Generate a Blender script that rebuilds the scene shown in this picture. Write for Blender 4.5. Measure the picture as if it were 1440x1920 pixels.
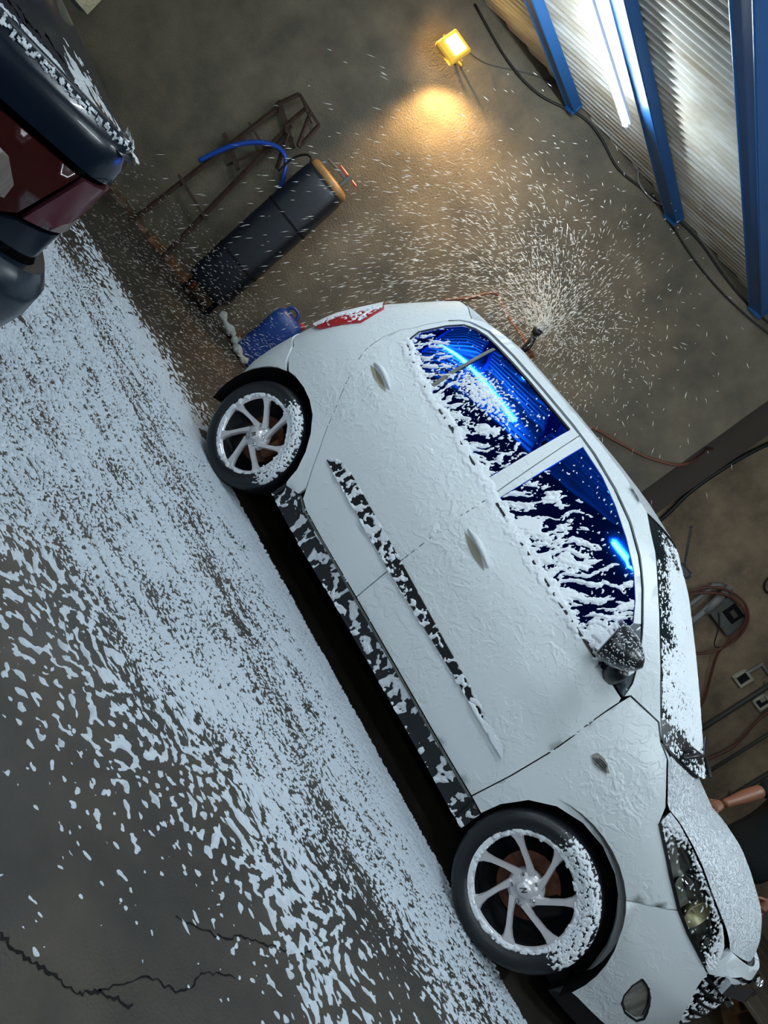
import bpy, math, random
import numpy as np
from mathutils import Vector, Matrix
from mathutils.geometry import delaunay_2d_cdt
random.seed(7); RNG = np.random.default_rng(7)
for o in list(bpy.data.objects): bpy.data.objects.remove(o)
SC = bpy.context.scene; COL = SC.collection
PI = math.pi

# ------------------------------------------------------------------ camera
cam = bpy.data.cameras.new('camera'); camo = bpy.data.objects.new('camera', cam); COL.objects.link(camo)
RT = Vector((0.49867975, 0.38432789, 0.77692379)); UP = Vector((-0.76572231, -0.22469915, 0.60264387)); FW = Vector((-0.40618696, 0.89543418, -0.18223553))
M3 = Matrix((RT, UP, -FW)).transposed()
camo.matrix_world = Matrix.Translation((2.25236, -3.12948, 1.30029)) @ M3.to_4x4()
cam.sensor_fit = 'VERTICAL'; cam.sensor_height = 36; cam.lens = 1400 / 1920 * 36; cam.clip_start = .05
SC.camera = camo
# ------------------------------------------------------------------ world, exposure
w = bpy.data.worlds.new('night'); SC.world = w; w.use_nodes = True
w.node_tree.nodes['Background'].inputs[0].default_value = (.34, .36, .40, 1)
w.node_tree.nodes['Background'].inputs[1].default_value = .06
SC.view_settings.view_transform = 'Standard'; SC.view_settings.look = 'None'
SC.view_settings.exposure = 0.12; SC.view_settings.gamma = 1; SC.view_settings.use_curve_mapping = False
TUBE_STRENGTH = 165.0; FLOOD_WATTS = 330.0

# ------------------------------------------------------------------ helpers
def tag(o, label=None, cat=None, group=None, kind=None):
    if label: o['label'] = label
    if cat: o['category'] = cat
    if group: o['group'] = group
    if kind: o['kind'] = kind
    return o
def empty(name, loc=(0, 0, 0), rz=0, label=None, cat=None, group=None):
    o = bpy.data.objects.new(name, None); COL.objects.link(o); o.location = loc; o.rotation_euler = (0, 0, rz)
    o.empty_display_size = .1
    return tag(o, label, cat, group)
def link(name, me, mat=None, parent=None, smooth=True):
    if mat is not None and len(me.materials) == 0: me.materials.append(mat)
    o = bpy.data.objects.new(name, me); COL.objects.link(o)
    if parent is not None: o.parent = parent
    if smooth: me.polygons.foreach_set('use_smooth', [True] * len(me.polygons))
    return o
def mesh(name, V, F):
    me = bpy.data.meshes.new(name); me.from_pydata([tuple(map(float, v)) for v in V], [], [tuple(map(int, f)) for f in F]); me.update(); return me
def fastmesh(name, V, F):          # numpy arrays, F (n,4) or (n,3)
    me = bpy.data.meshes.new(name); n, k = F.shape
    me.vertices.add(len(V)); me.vertices.foreach_set('co', np.ascontiguousarray(V, dtype=np.float32).ravel())
    me.loops.add(n * k); me.loops.foreach_set('vertex_index', F.astype(np.int32).ravel())
    me.polygons.add(n); me.polygons.foreach_set('loop_start', np.arange(0, n * k, k, dtype=np.int32))
    me.update(calc_edges=True); me.validate(); return me
class MB:
    def __init__(s): s.V = []; s.F = []
    def add(s, V, F):
        b = len(s.V); s.V += [tuple(map(float, v)) for v in V]; s.F += [tuple(b + int(i) for i in f) for f in F]; return s
    def box(s, c, d, M=None, bev=0.0):
        x, y, z = d[0] / 2, d[1] / 2, d[2] / 2; b = min(bev, x * .9, y * .9, z * .9)
        if b <= 0:
            V = [(i, j, k) for i in (-x, x) for j in (-y, y) for k in (-z, z)]
            F = [(0, 1, 3, 2), (4, 6, 7, 5), (0, 4, 5, 1), (2, 3, 7, 6), (0, 2, 6, 4), (1, 5, 7, 3)]
        else:
            V = []; idx = {}
            for i in (-1, 1):
                for j in (-1, 1):
                    for k in (-1, 1):
                        for a, v in enumerate(((i * x, j * (y - b), k * (z - b)), (i * (x - b), j * y, k * (z - b)), (i * (x - b), j * (y - b), k * z))):
                            idx[(i, j, k, a)] = len(V); V.append(v)
            F = []
            g = lambda *t: idx[t]
            for i in (-1, 1):
                F.append((g(i, -1, -1, 0), g(i, 1, -1, 0), g(i, 1, 1, 0), g(i, -1, 1, 0)))
                F.append((g(-1, i, -1, 1), g(1, i, -1, 1), g(1, i, 1, 1), g(-1, i, 1, 1)))
                F.append((g(-1, -1, i, 2), g(1, -1, i, 2), g(1, 1, i, 2), g(-1, 1, i, 2)))
                for j in (-1, 1):
                    F.append((g(i, j, -1, 0), g(i, j, 1, 0), g(i, j, 1, 1), g(i, j, -1, 1)))
                    F.append((g(i, -1, j, 0), g(i, 1, j, 0), g(i, 1, j, 2), g(i, -1, j, 2)))
                    F.append((g(-1, i, j, 1), g(1, i, j, 1), g(1, i, j, 2), g(-1, i, j, 2)))
                    for k in (-1, 1): F.append((g(i, j, k, 0), g(i, j, k, 1), g(i, j, k, 2)))
        V = [Vector(v) for v in V]
        if M is not None: V = [M @ v for v in V]
        c = Vector(c); return s.add([v + c for v in V], F)
    def tube(s, pts, r, n=8, cap=True, closed=False):
        P = [Vector(p) for p in pts]; m = len(P); R = r if hasattr(r, '__len__') else [r] * m
        V = []; prev = None
        for i, p in enumerate(P):
            t = (P[(i + 1) % m] - P[i - 1]) if closed else (P[min(i + 1, m - 1)] - P[max(i - 1, 0)])
            t.normalize()
            if prev is None: a = t.orthogonal().normalized()
            else:
                a = prev - t * prev.dot(t); a = a.normalized() if a.length > 1e-6 else t.orthogonal().normalized()
            prev = a; b = t.cross(a)
            for k in range(n):
                g = 2 * PI * k / n; V.append(p + (a * math.cos(g) + b * math.sin(g)) * R[i])
        F = []
        for i in range(m if closed else m - 1):
            for k in range(n):
                F.append((i * n + k, i * n + (k + 1) % n, ((i + 1) % m) * n + (k + 1) % n, ((i + 1) % m) * n + k))
        if cap and not closed: F += [tuple(range(n))[::-1], tuple((m - 1) * n + k for k in range(n))]
        return s.add(V, F)
    def lathe(s, prof, n=32, M=None, caps=True):      # prof (r,z) about local Z
        V = []; F = []
        for r, z in prof:
            for k in range(n): V.append(Vector((r * math.cos(2 * PI * k / n), r * math.sin(2 * PI * k / n), z)))
        for i in range(len(prof) - 1):
            for k in range(n): F.append((i * n + k, i * n + (k + 1) % n, (i + 1) * n + (k + 1) % n, (i + 1) * n + k))
        if caps:
            if prof[0][0] > 1e-4: F.append(tuple(range(n))[::-1])
            if prof[-1][0] > 1e-4: F.append(tuple((len(prof) - 1) * n + k for k in range(n)))
        if M is not None: V = [M @ v for v in V]
        return s.add(V, F)
    def build(s, name, mat, parent=None, smooth=False):
        return link(name, mesh(name, s.V, s.F), mat, parent, smooth)
def curve_pts(pts, n=8):           # Catmull-Rom through points
    P = [Vector(p) for p in pts]; P = [P[0] * 2 - P[1]] + P + [P[-1] * 2 - P[-2]]; out = []
    for i in range(1, len(P) - 2):
        for k in range(n):
            t = k / n; a, b, c, d = P[i - 1], P[i], P[i + 1], P[i + 2]
            out.append(.5 * ((2 * b) + (c - a) * t + (2 * a - 5 * b + 4 * c - d) * t * t + (3 * b - a - 3 * c + d) * t ** 3))
    out.append(P[-2]); return out
# --- vectorised gradient noise
_p = RNG.permutation(256); _p = np.r_[_p, _p]; _ga = RNG.random(256) * 2 * np.pi
def pn(x, y, seed=0):
    x = np.asarray(x, float) + seed * 17.31; y = np.asarray(y, float) + seed * 9.77
    xi = np.floor(x).astype(int); yi = np.floor(y).astype(int); xf = x - xi; yf = y - yi
    u = xf * xf * xf * (xf * (xf * 6 - 15) + 10); v = yf * yf * yf * (yf * (yf * 6 - 15) + 10)
    def g(ix, iy, dx, dy):
        a = _ga[_p[(_p[ix & 255] + iy) & 255]]; return np.cos(a) * dx + np.sin(a) * dy
    a = g(xi, yi, xf, yf); b = g(xi + 1, yi, xf - 1, yf); c = g(xi, yi + 1, xf, yf - 1); d = g(xi + 1, yi + 1, xf - 1, yf - 1)
    return ((a * (1 - u) + b * u) * (1 - v) + (c * (1 - u) + d * u) * v) * 1.5
def fbm(x, y, o=3, seed=0):
    r = 0; a = 1.0; f = 1.0
    for i in range(o): r = r + a * pn(x * f, y * f, seed + i * 3); a *= .5; f *= 2.03
    return r
def sm(a, b, x):
    t = np.clip((x - a) / (b - a), 0, 1); return t * t * (3 - 2 * t)
def inpoly(x, y, poly):
    x = np.asarray(x); y = np.asarray(y); r = np.zeros(x.shape, bool); n = len(poly)
    for i in range(n):
        x1, y1 = poly[i]; x2, y2 = poly[(i + 1) % n]
        if y1 == y2: continue
        c = ((y1 > y) != (y2 > y)) & (x < (x2 - x1) * (y - y1) / (y2 - y1) + x1); r ^= c
    return r

# ------------------------------------------------------------------ materials
def mat(name, col, rough=.5, metal=0, spec=.5, bump=0, bscale=40, var=0, vscale=6, coat=0, emit=None, estr=0, col2=None, detail=6, stretch=None):
    m = bpy.data.materials.new(name); m.use_nodes = True; N = m.node_tree.nodes; L = m.node_tree.links; b = N['Principled BSDF']
    b.inputs['Base Color'].default_value = (*col, 1); b.inputs['Roughness'].default_value = rough; b.inputs['Metallic'].default_value = metal
    b.inputs['Specular IOR Level'].default_value = spec; b.inputs['Coat Weight'].default_value = coat
    if emit: b.inputs['Emission Color'].default_value = (*emit, 1); b.inputs['Emission Strength'].default_value = estr
    tc = N.new('ShaderNodeTexCoord'); src = tc.outputs['Object']
    if stretch:
        mp = N.new('ShaderNodeMapping'); mp.inputs['Scale'].default_value = stretch; L.new(src, mp.inputs[0]); src = mp.outputs[0]
    if var or col2:
        n = N.new('ShaderNodeTexNoise'); n.inputs['Scale'].default_value = vscale; n.inputs['Detail'].default_value = detail; n.inputs['Roughness'].default_value = .62
        r = N.new('ShaderNodeValToRGB'); c2 = col2 or tuple(c * (1 - var) for c in col)
        r.color_ramp.elements[0].position = .35; r.color_ramp.elements[1].position = .68
        r.color_ramp.elements[0].color = (*c2, 1); r.color_ramp.elements[1].color = (*col, 1)
        L.new(src, n.inputs['Vector']); L.new(n.outputs['Fac'], r.inputs[0]); L.new(r.outputs[0], b.inputs['Base Color'])
    if bump:
        n = N.new('ShaderNodeTexNoise'); n.inputs['Scale'].default_value = bscale; n.inputs['Detail'].default_value = 4
        bp = N.new('ShaderNodeBump'); bp.inputs['Strength'].default_value = bump; bp.inputs['Distance'].default_value = .01
        L.new(src, n.inputs['Vector']); L.new(n.outputs['Fac'], bp.inputs['Height']); L.new(bp.outputs[0], b.inputs['Normal'])
    return m
def foam_paint(name, col, s1=26, strength=.8, dist=.012, rough=.3, patchy=True, thr=.47):
    m = mat(name, col, rough=rough); N = m.node_tree.nodes; L = m.node_tree.links; b = N['Principled BSDF']
    tc = N.new('ShaderNodeTexCoord'); n0 = N.new('ShaderNodeTexNoise'); n0.inputs['Scale'].default_value = 9; n0.inputs['Detail'].default_value = 2
    mx = N.new('ShaderNodeVectorMath'); mx.operation = 'MULTIPLY_ADD'; mx.inputs[1].default_value = (.09, .09, .09)
    L.new(tc.outputs['Object'], n0.inputs['Vector']); L.new(n0.outputs['Color'], mx.inputs[0]); L.new(tc.outputs['Object'], mx.inputs[2])
    n1 = N.new('ShaderNodeTexNoise'); n1.inputs['Scale'].default_value = s1; n1.inputs['Detail'].default_value = 2.5; n1.inputs['Roughness'].default_value = .5; n1.inputs['Distortion'].default_value = .6
    L.new(mx.outputs[0], n1.inputs['Vector'])
    r = N.new('ShaderNodeValToRGB'); r.color_ramp.elements[0].position = thr; r.color_ramp.elements[1].position = thr + .10
    L.new(n1.outputs['Fac'], r.inputs[0])
    h = r.outputs[0]
    if patchy:
        n2 = N.new('ShaderNodeTexNoise'); n2.inputs['Scale'].default_value = 3.0; n2.inputs['Detail'].default_value = 2
        r2 = N.new('ShaderNodeValToRGB'); r2.color_ramp.elements[0].position = .42; r2.color_ramp.elements[1].position = .58
        L.new(tc.outputs['Object'], n2.inputs['Vector']); L.new(n2.outputs['Fac'], r2.inputs[0])
        mm = N.new('ShaderNodeMath'); mm.operation = 'MULTIPLY'; L.new(h, mm.inputs[0]); L.new(r2.outputs[0], mm.inputs[1]); h = mm.outputs[0]
    bp = N.new('ShaderNodeBump'); bp.inputs['Strength'].default_value = strength; bp.inputs['Distance'].default_value = dist
    L.new(h, bp.inputs['Height']); L.new(bp.outputs[0], b.inputs['Normal'])
    return m
M = {}
M['car'] = foam_paint('white paint under foam', (.74, .80, .83), s1=24, strength=.38, dist=.005, rough=.28)
M['hood'] = foam_paint('white paint under beaded foam', (.70, .75, .80), s1=62, strength=1.0, dist=.008, rough=.35, patchy=False, thr=.44)
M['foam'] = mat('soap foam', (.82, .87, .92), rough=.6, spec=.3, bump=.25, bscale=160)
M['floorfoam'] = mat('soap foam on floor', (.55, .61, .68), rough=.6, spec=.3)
M['drop'] = mat('spray drops', (.80, .82, .80), rough=.4, spec=.5)
M['black'] = mat('black plastic', (.010, .011, .013), rough=.32, spec=.5)
M['matte'] = mat('matte black', (.004, .004, .005), rough=.8, spec=.2)
M['trim'] = mat('dark grey trim', (.03, .045, .06), rough=.35)
M['rubber'] = mat('tyre rubber', (.010, .012, .016), rough=.38, bump=.15, bscale=120)
M['rim'] = mat('silver alloy', (.78, .77, .80), rough=.32, metal=.45)
M['rimdark'] = mat('dark rim barrel', (.02, .022, .026), rough=.35, metal=.6)
M['brake'] = mat('rusty brake disc', (.16, .05, .02), rough=.55, metal=.3, var=.6, vscale=40)
M['chrome'] = mat('chrome', (.75, .76, .8), rough=.08, metal=1)
M['beige'] = mat('door handle cavity', (.36, .33, .25), rough=.4)
M['red'] = mat('red lamp plastic', (.42, .012, .02), rough=.15, coat=.5)
M['nred'] = mat('dark red lamp plastic', (.035, .005, .005), rough=.16, coat=.3)
M['nred2'] = mat('wine lamp plastic', (.085, .022, .033), rough=.16, coat=.3)
M['reverse'] = mat('clear lamp plastic', (.20, .17, .16), rough=.25, bump=.5, bscale=60, stretch=(1, 1, .1))
M['lens'] = mat('ribbed clear lamp plastic', (.50, .49, .45), rough=.22, metal=.35, bump=.4, bscale=50, stretch=(1, 1, .15), var=.5, vscale=30)
M['navy'] = mat('navy car paint', (.003, .008, .018), rough=.22, spec=.35, coat=.15, bump=.02)
M['navyb'] = mat('navy bumper plastic', (.008, .016, .028), rough=.25, bump=.05, bscale=8)
M['gold'] = mat('brass reflector and painted glint', (.70, .62, .38), rough=.35, metal=.3, var=.4, vscale=30)
M['concrete'] = mat('bare concrete plaster', (.17, .14, .095), rough=.7, bump=.6, bscale=70, col2=(.075, .066, .048), vscale=2.2, detail=12)
M['plaster'] = mat('rough brown plaster', (.40, .29, .185), rough=.85, bump=1.0, bscale=55, col2=(.17, .125, .08), vscale=2.6, detail=10)
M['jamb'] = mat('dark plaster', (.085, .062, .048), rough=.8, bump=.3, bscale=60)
M['beam'] = mat('blue painted steel', (.008, .075, .23), rough=.4, bump=.05)
M['sheet'] = mat('galvanised roof sheet', (.72, .72, .68), rough=.5, metal=.0, col2=(.42, .37, .28), vscale=3.2, stretch=(.5, 2, 2), detail=9)
M['tube'] = mat('tube light', (1, 1, 1), emit=(.80, .93, 1.0), estr=TUBE_STRENGTH)
M['fitting'] = mat('white light fitting', (.7, .75, .8), rough=.4)
M['amber'] = mat('amber flood lamp housing', (.75, .42, .06), rough=.4)
M['floodglow'] = mat('flood lamp glow', (1, .8, .4), emit=(1, .72, .28), estr=30)
M['rust'] = mat('rusty steel', (.055, .028, .018), rough=.7, var=.5, vscale=20, bump=.3)
M['bluehose'] = mat('blue plastic hose', (.01, .06, .36), rough=.3)
M['bluecan'] = mat('blue jerrycan plastic', (.008, .040, .21), rough=.35, bump=.1, bscale=20)
M['redcap'] = mat('red plastic', (.45, .03, .03), rough=.35)
M['tank'] = mat('dark blue tank paint', (.007, .011, .019), rough=.42, bump=.2, bscale=14, var=.4, vscale=5)
M['tan'] = mat('tan tank lid', (.36, .19, .065), rough=.5, var=.5, vscale=9)
M['brown'] = mat('brown muddy ledge', (.11, .060, .032), rough=.55, col2=(.045, .03, .02), vscale=9, bump=.6, bscale=40)
M['brick'] = mat('orange brick', (.20, .085, .03), rough=.8, bump=.6, bscale=50, var=.4, vscale=14)
M['redhose'] = mat('brown rubber hose', (.13, .045, .028), rough=.45)
M['wire'] = mat('black cable', (.008, .008, .008), rough=.5)
M['ivory'] = mat('ivory switch plate', (.50, .47, .34), rough=.45)
M['greybox'] = mat('grey painted metal', (.13, .14, .125), rough=.5, var=.3, vscale=9)
M['pvc'] = mat('grey pvc pipe', (.23, .23, .22), rough=.45)
M['conduit'] = mat('grey-green conduit', (.045, .048, .038), rough=.6)
M['skin'] = mat('brown skin', (.17, .07, .038), rough=.45)
M['cloth'] = mat('black cloth', (.008, .010, .011), rough=.9, spec=.15, bump=.3, bscale=30)
M['hair'] = mat('black hair', (.006, .005, .005), rough=.5)
M['wood'] = mat('dirty grey boards', (.09, .075, .055), rough=.7, var=.5, vscale=7, stretch=(1, 6, 1), bump=.2)
def glass_film():
    m = bpy.data.materials.new('blue mirror window film'); m.use_nodes = True; N = m.node_tree.nodes; L = m.node_tree.links; b = N['Principled BSDF']
    b.inputs['Base Color'].default_value = (.004, .085, .80, 1); b.inputs['Metallic'].default_value = 1; b.inputs['Roughness'].default_value = .035
    return m
M['glass'] = glass_film()
M['wsglass'] = mat('windscreen glass', (.006, .014, .018), rough=.18, spec=.3)
def clear(name, tint=(.95, .97, .95)):
    m = bpy.data.materials.new(name); m.use_nodes = True; N = m.node_tree.nodes; L = m.node_tree.links; N.remove(N['Principled BSDF'])
    t = N.new('ShaderNodeBsdfTransparent'); t.inputs[0].default_value = (*tint, 1); g = N.new('ShaderNodeBsdfGlossy'); g.inputs['Roughness'].default_value = .06
    f = N.new('ShaderNodeFresnel'); f.inputs[0].default_value = 1.5; mx = N.new('ShaderNodeMixShader')
    L.new(f.outputs[0], mx.inputs[0]); L.new(t.outputs[0], mx.inputs[1]); L.new(g.outputs[0], mx.inputs[2]); L.new(mx.outputs[0], N['Material Output'].inputs[0]); return m
M['clear'] = clear('clear lamp lens')
def floor_mat():
    m = mat('wet concrete floor', (.04, .035, .028), rough=.3); N = m.node_tree.nodes; L = m.node_tree.links; b = N['Principled BSDF']
    tc = N.new('ShaderNodeTexCoord')
    n = N.new('ShaderNodeTexNoise'); n.inputs['Scale'].default_value = 1.6; n.inputs['Detail'].default_value = 10; n.inputs['Roughness'].default_value = .65
    r = N.new('ShaderNodeValToRGB'); e = r.color_ramp.elements; e[0].position = .32; e[0].color = (.012, .010, .007, 1); e[1].position = .72; e[1].color = (.060, .047, .030, 1)
    x = e.new(.52); x.color = (.030, .026, .019, 1)
    L.new(tc.outputs['Object'], n.inputs['Vector']); L.new(n.outputs['Fac'], r.inputs[0]); L.new(r.outputs[0], b.inputs['Base Color'])
    n3 = N.new('ShaderNodeTexNoise'); n3.inputs['Scale'].default_value = 3; n3.inputs['Detail'].default_value = 6; L.new(tc.outputs['Object'], n3.inputs['Vector'])
    mr = N.new('ShaderNodeMapRange'); mr.inputs[1].default_value = .3; mr.inputs[2].default_value = .7; mr.inputs[3].default_value = .38; mr.inputs[4].default_value = .72
    L.new(n3.outputs['Fac'], mr.inputs[0]); L.new(mr.outputs[0], b.inputs['Roughness'])
    n4 = N.new('ShaderNodeTexNoise'); n4.inputs['Scale'].default_value = 120; n4.inputs['Detail'].default_value = 4; L.new(tc.outputs['Object'], n4.inputs['Vector'])
    bp = N.new('ShaderNodeBump'); bp.inputs['Strength'].default_value = .35; bp.inputs['Distance'].default_value = .004; L.new(n4.outputs['Fac'], bp.inputs['Height']); L.new(bp.outputs[0], b.inputs['Normal'])
    return m
M['floor'] = floor_mat()

# ------------------------------------------------------------------ setting
TH = math.radians(33); WD = Vector((math.cos(TH), math.sin(TH), 0)); WN = Vector((-math.sin(TH), math.cos(TH), 0)); WO = Vector((-2.71, 1.53, 0))
def wp(a, z, d=0.0): return WO + WD * a - WN * d + Vector((0, 0, z))        # point on the back wall: a along, z up, d out into the room
MW = Matrix((WD, WN, Vector((0, 0, 1)))).transposed()
def roofz(x, y): return 3.39 + ((x + 1.8) * .06970 + (y - 2.12) * .11924) / .99042
JA = 3.90                                                                      # wall ends here (jamb)
def slab(name, quad, thick, mat_, kind='structure', nsub=0):                   # quad of Vectors, thickness Vector
    V = [Vector(v) for v in quad]; V += [v + thick for v in V]
    F = [(0, 1, 2, 3), (7, 6, 5, 4), (0, 4, 5, 1), (1, 5, 6, 2), (2, 6, 7, 3), (3, 7, 4, 0)]
    o = link(name, mesh(name, V, F), mat_, None, False); tag(o, kind=kind); return o
fl = slab('floor', [(-8, -7, 0), (9, -7, 0), (9, 12, 0), (-8, 12, 0)], Vector((0, 0, -.15)), M['floor'])
def topz(a):
    p = wp(a, 0); return roofz(p.x, p.y)
# back wall with slightly uneven plaster (fine grid)
def wall_grid(name, a0, a1, d, zt, m, na=90, nz=50, amp=.012, thick=.28):
    V = []; F = []
    A = np.linspace(a0, a1, na); Tn = np.linspace(0, 1, nz)
    for i, a in enumerate(A):
        for j, t in enumerate(Tn):
            z = t * (zt(a) if callable(zt) else zt); e = float(fbm(a * 1.3, z * 1.3, 3, 5)) * amp
            V.append(wp(a, z, d + e * (0 < i < na - 1)))
    for i in range(na - 1):
        for j in range(nz - 1): F.append((i * nz + j, (i + 1) * nz + j, (i + 1) * nz + j + 1, i * nz + j + 1))
    b = len(V)
    for a in (a0, a1):
        for t in (0, 1): V.append(wp(a, t * (zt(a) if callable(zt) else zt), d - thick))
    o = link(name, mesh(name, V, F), m, None, True); tag(o, kind='structure'); return o
wall_grid('wall_back', -3.2, JA, 0, lambda a: topz(a) + .03, M['concrete'])
# jamb: end face of the back wall, back to the recessed wall
slab('wall_end', [wp(JA - .28, 0, -.012), wp(JA, 0, -.012), wp(JA, topz(JA) + .03, -.012), wp(JA - .28, topz(JA) + .03, -.012)], WN * .90, M['jamb'])
wall_grid('wall_right', 3.5, 10.5, -.9, 4.6, M['plaster'], na=90, nz=50, amp=.02)
slab('wall_dark_strip', [wp(3.55, 0, -.72), wp(4.40, 0, -.72), wp(4.44, 4.3, -.72), wp(3.55, 4.3, -.72)], WN * .22, M['jamb'])  # dark slab just in front of the recessed wall
# ceiling sheets: corrugated, ridges run along RD in the roof plane
RD = Vector((math.cos(math.radians(15)), math.sin(math.radians(15)), 0)); RC = Vector((-RD.y, RD.x, 0))
ceil = empty('ceiling'); tag(ceil, kind='structure')
pitch = .076
k = 0; c0 = -1.45
while c0 < 5.2:
    wdt = .80; c1 = c0 + wdt; n = int(wdt / pitch * 12) + 1; V = []; F = []
    for i in range(n):
        c = c0 + wdt * i / (n - 1)
        h = .013 * math.cos(2 * PI * c / pitch) + .004 * ((c - c0) / wdt) + .006
        for j, l in enumerate((-8, -4, -2, 0, 2, 4, 8)):
            p = RD * l + RC * c; V.append((p.x, p.y, roofz(p.x, p.y) + h))
    for i in range(n - 1):
        for j in range(6): F.append((i * 7 + j, (i + 1) * 7 + j, (i + 1) * 7 + j + 1, i * 7 + j + 1))
    o = link('roof_sheet', mesh('roof_sheet', V, F), M['sheet'], ceil, True); k += 1
    c0 = c1 - .004
# steel beams under the sheets
BL = ['blue painted steel roof beam nearest the flood lamp, no tube light on it', 'blue steel roof beam carrying the lit tube light', 'wide blue steel roof beam at the top right corner of the photo',
      'blue roof beam over the parked white car bonnet', 'blue roof beam over the right hand wall', 'last blue roof beam far over the right hand wall']
def wall_y(x): return WO.y + (x - WO.x) * WD.y / WD.x
for i, x0 in enumerate((-1.80, -.80, .085, 1.05, 2.0, 2.95)):
    bx = lambda y: x0 - .035 * (y - 1.0)
    y1 = min(wall_y(x0) - .12, 3.9) if x0 < .6 else 4.2; y0 = -1.5 + .2 * (x0 > 1); wd = (.085, .115, .12)[min(i, 2)]
    if x0 > .6: y1 = wall_y(x0) + .75
    V = []
    for y in (y0, y1):
        for sx in (-1, 1):
            for sz in (0, 1):
                x = bx(y) + sx * wd / 2; V.append((x, y, roofz(x, y) - .012 - sz * .075))
    t = empty('roof_beam', (0, 0, 0), 0, BL[i], 'beam')
    link('beam_web', mesh('beam_web', V, [(0, 1, 3, 2), (4, 6, 7, 5), (0, 4, 5, 1), (2, 3, 7, 6), (0, 2, 6, 4), (1, 5, 7, 3)]), M['beam'], t, False)
    if i < 3:
        ft = MB().box((bx(y1), y1 - .01, roofz(bx(y1), y1) - .065), (wd + .02, .02, .10), None, .004); ft.build('end_plate', M['beam'], t)
        lp = MB()                                                              # rolled lips along both lower edges
        for sx in (-1, 1):
            x = lambda y: bx(y) + sx * (wd / 2 + .006)
            lp.tube([(x(y), y, roofz(x(y), y) - .085) for y in (y0, y1)], .009, 6)
        lp.build('beam_lip', M['beam'], t)
# tube lights: (x0, y0, z0), (x1, y1, z1)
TL = [((-.885, .10, roofz(-.885, .10) - .19), (-.885, 1.29, roofz(-.885, 1.29) - .19), 'lit white tube light under the blue roof beam in view'),
      ((-1.58, -1.22, 2.98), (-.13, -1.22, 2.98), 'lit tube light along the roof edge, mirrored in the rear window'), ((1.06, -1.20, 2.98), (2.26, -1.20, 2.98), 'lit tube light along the roof edge, mirrored in the front window'),
      ((-1.0, -4.7, 2.2), (.2, -4.7, 2.2), 'added unseen fill tube behind the camera, on the side of the navy car'), ((1.6, -4.5, 2.2), (2.8, -4.5, 2.2), 'added unseen fill tube straight behind the camera'), ((3.1, -2.7, 2.5), (4.3, -2.3, 2.5), 'added unseen fill tube beside the camera, on the side of the bonnet'),  # added fill tubes, never in view, brightening the car's near side
      ((3.3, .9, 3.0), (3.3, 2.1, 3.1), 'added unseen fill tube above the standing man, out of frame'),  # added fill from above for bonnet and brown wall
      ((4.3, -.6, 2.7), (4.3, .6, 2.7), 'added unseen fill tube in front of the white car nose, out of frame')]  # added fill, out of view, lifting the bonnet and nose
for p0, p1, lb in TL:
    p0, p1 = Vector(p0), Vector(p1); c_ = (p0 + p1) / 2; t = empty('tube_light', c_, 0, lb, 'lamp'); d_ = (p1 - p0).normalized(); sd = d_.cross(Vector((0, 0, 1))).normalized(); up_ = sd.cross(d_)
    MQ = Matrix((sd, d_, up_)).transposed()
    o = MB().tube([p0, p1], .016, 10).build('tube', M['tube'], t, True); o.matrix_parent_inverse = Matrix.Translation(-c_)
    b = MB(); b.box(c_ + up_ * .032, (.04, (p1 - p0).length, .022), MQ, .003)
    for p in (p0, p1): b.box(p + up_ * .008, (.03, .03, .05), MQ, .003)
    o = b.build('fitting', M['fitting'], t); o.matrix_parent_inverse = Matrix.Translation(-c_)
# flood lamp on the wall
def wobj(name, mb, m, par=None, sm_=False): return mb.build(name, m, par, sm_)
fl_t = empty('flood_lamp', wp(.08, 2.72), 0, 'glowing amber square flood lamp high on the concrete wall', 'lamp')
def child(o, t): o.matrix_parent_inverse = t.matrix_world.inverted() if False else Matrix.Translation(-t.location); return o
tilt = Matrix.Rotation(math.radians(-24), 3, 'X')
MF = MW @ tilt
fc = wp(.08, 2.81, .22)
b = MB().box(fc, (.20, .05, .22), MF, .012); child(b.build('housing', M['amber'], fl_t), fl_t)
b = MB().box(fc - MF @ Vector((0, .028, -.015)), (.135, .006, .115), MF, .002); child(b.build('lamp_face', M['floodglow'], fl_t), fl_t)
b = MB()
for s in (-1, 1): b.tube([fc + MF @ Vector((s * .11, 0, 0)), fc + MW @ Vector((s * .11, .18, .02)), fc + MW @ Vector((s * .05, .21, .02))], .008, 6)
child(b.build('bracket', M['amber'], fl_t), fl_t)
b = MB().tube(curve_pts([wp(.12, 2.9, .1), wp(.3, 3.0, .015), wp(.55, 3.2, .012), wp(.8, 3.36, .012)]), .004, 5); child(b.build('lamp_cord', M['wire'], fl_t), fl_t)
def flood(par, pos, aim, watts, ang):
    ld = bpy.data.lights.new('flood_light', 'SPOT'); ld.energy = watts; ld.shadow_soft_size = .05; ld.spot_size = math.radians(ang); ld.spot_blend = .6; ld.color = (1, .60, .22)
    lo = bpy.data.objects.new('flood_light', ld); COL.objects.link(lo); lo.parent = par; lo.matrix_parent_inverse = Matrix.Translation(-par.location)
    lo.matrix_basis = Matrix.Translation(pos) @ aim.normalized().to_track_quat('-Z', 'Y').to_matrix().to_4x4()
flood(fl_t, fc - MF @ Vector((0, .05, 0)) - Vector((0, 0, .16)), WD * 1.0 + WN * .22 + Vector((0, 0, -.85)), FLOOD_WATTS * .32, 118)
f2 = empty('flood_lamp', wp(-.95, 3.05, .12), 0, 'second amber flood lamp further along the wall, above the top photo edge', 'lamp')
b = MB().box(wp(-.95, 3.05, .14), (.20, .05, .20), MF, .012); child(b.build('housing', M['amber'], f2), f2)
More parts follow.
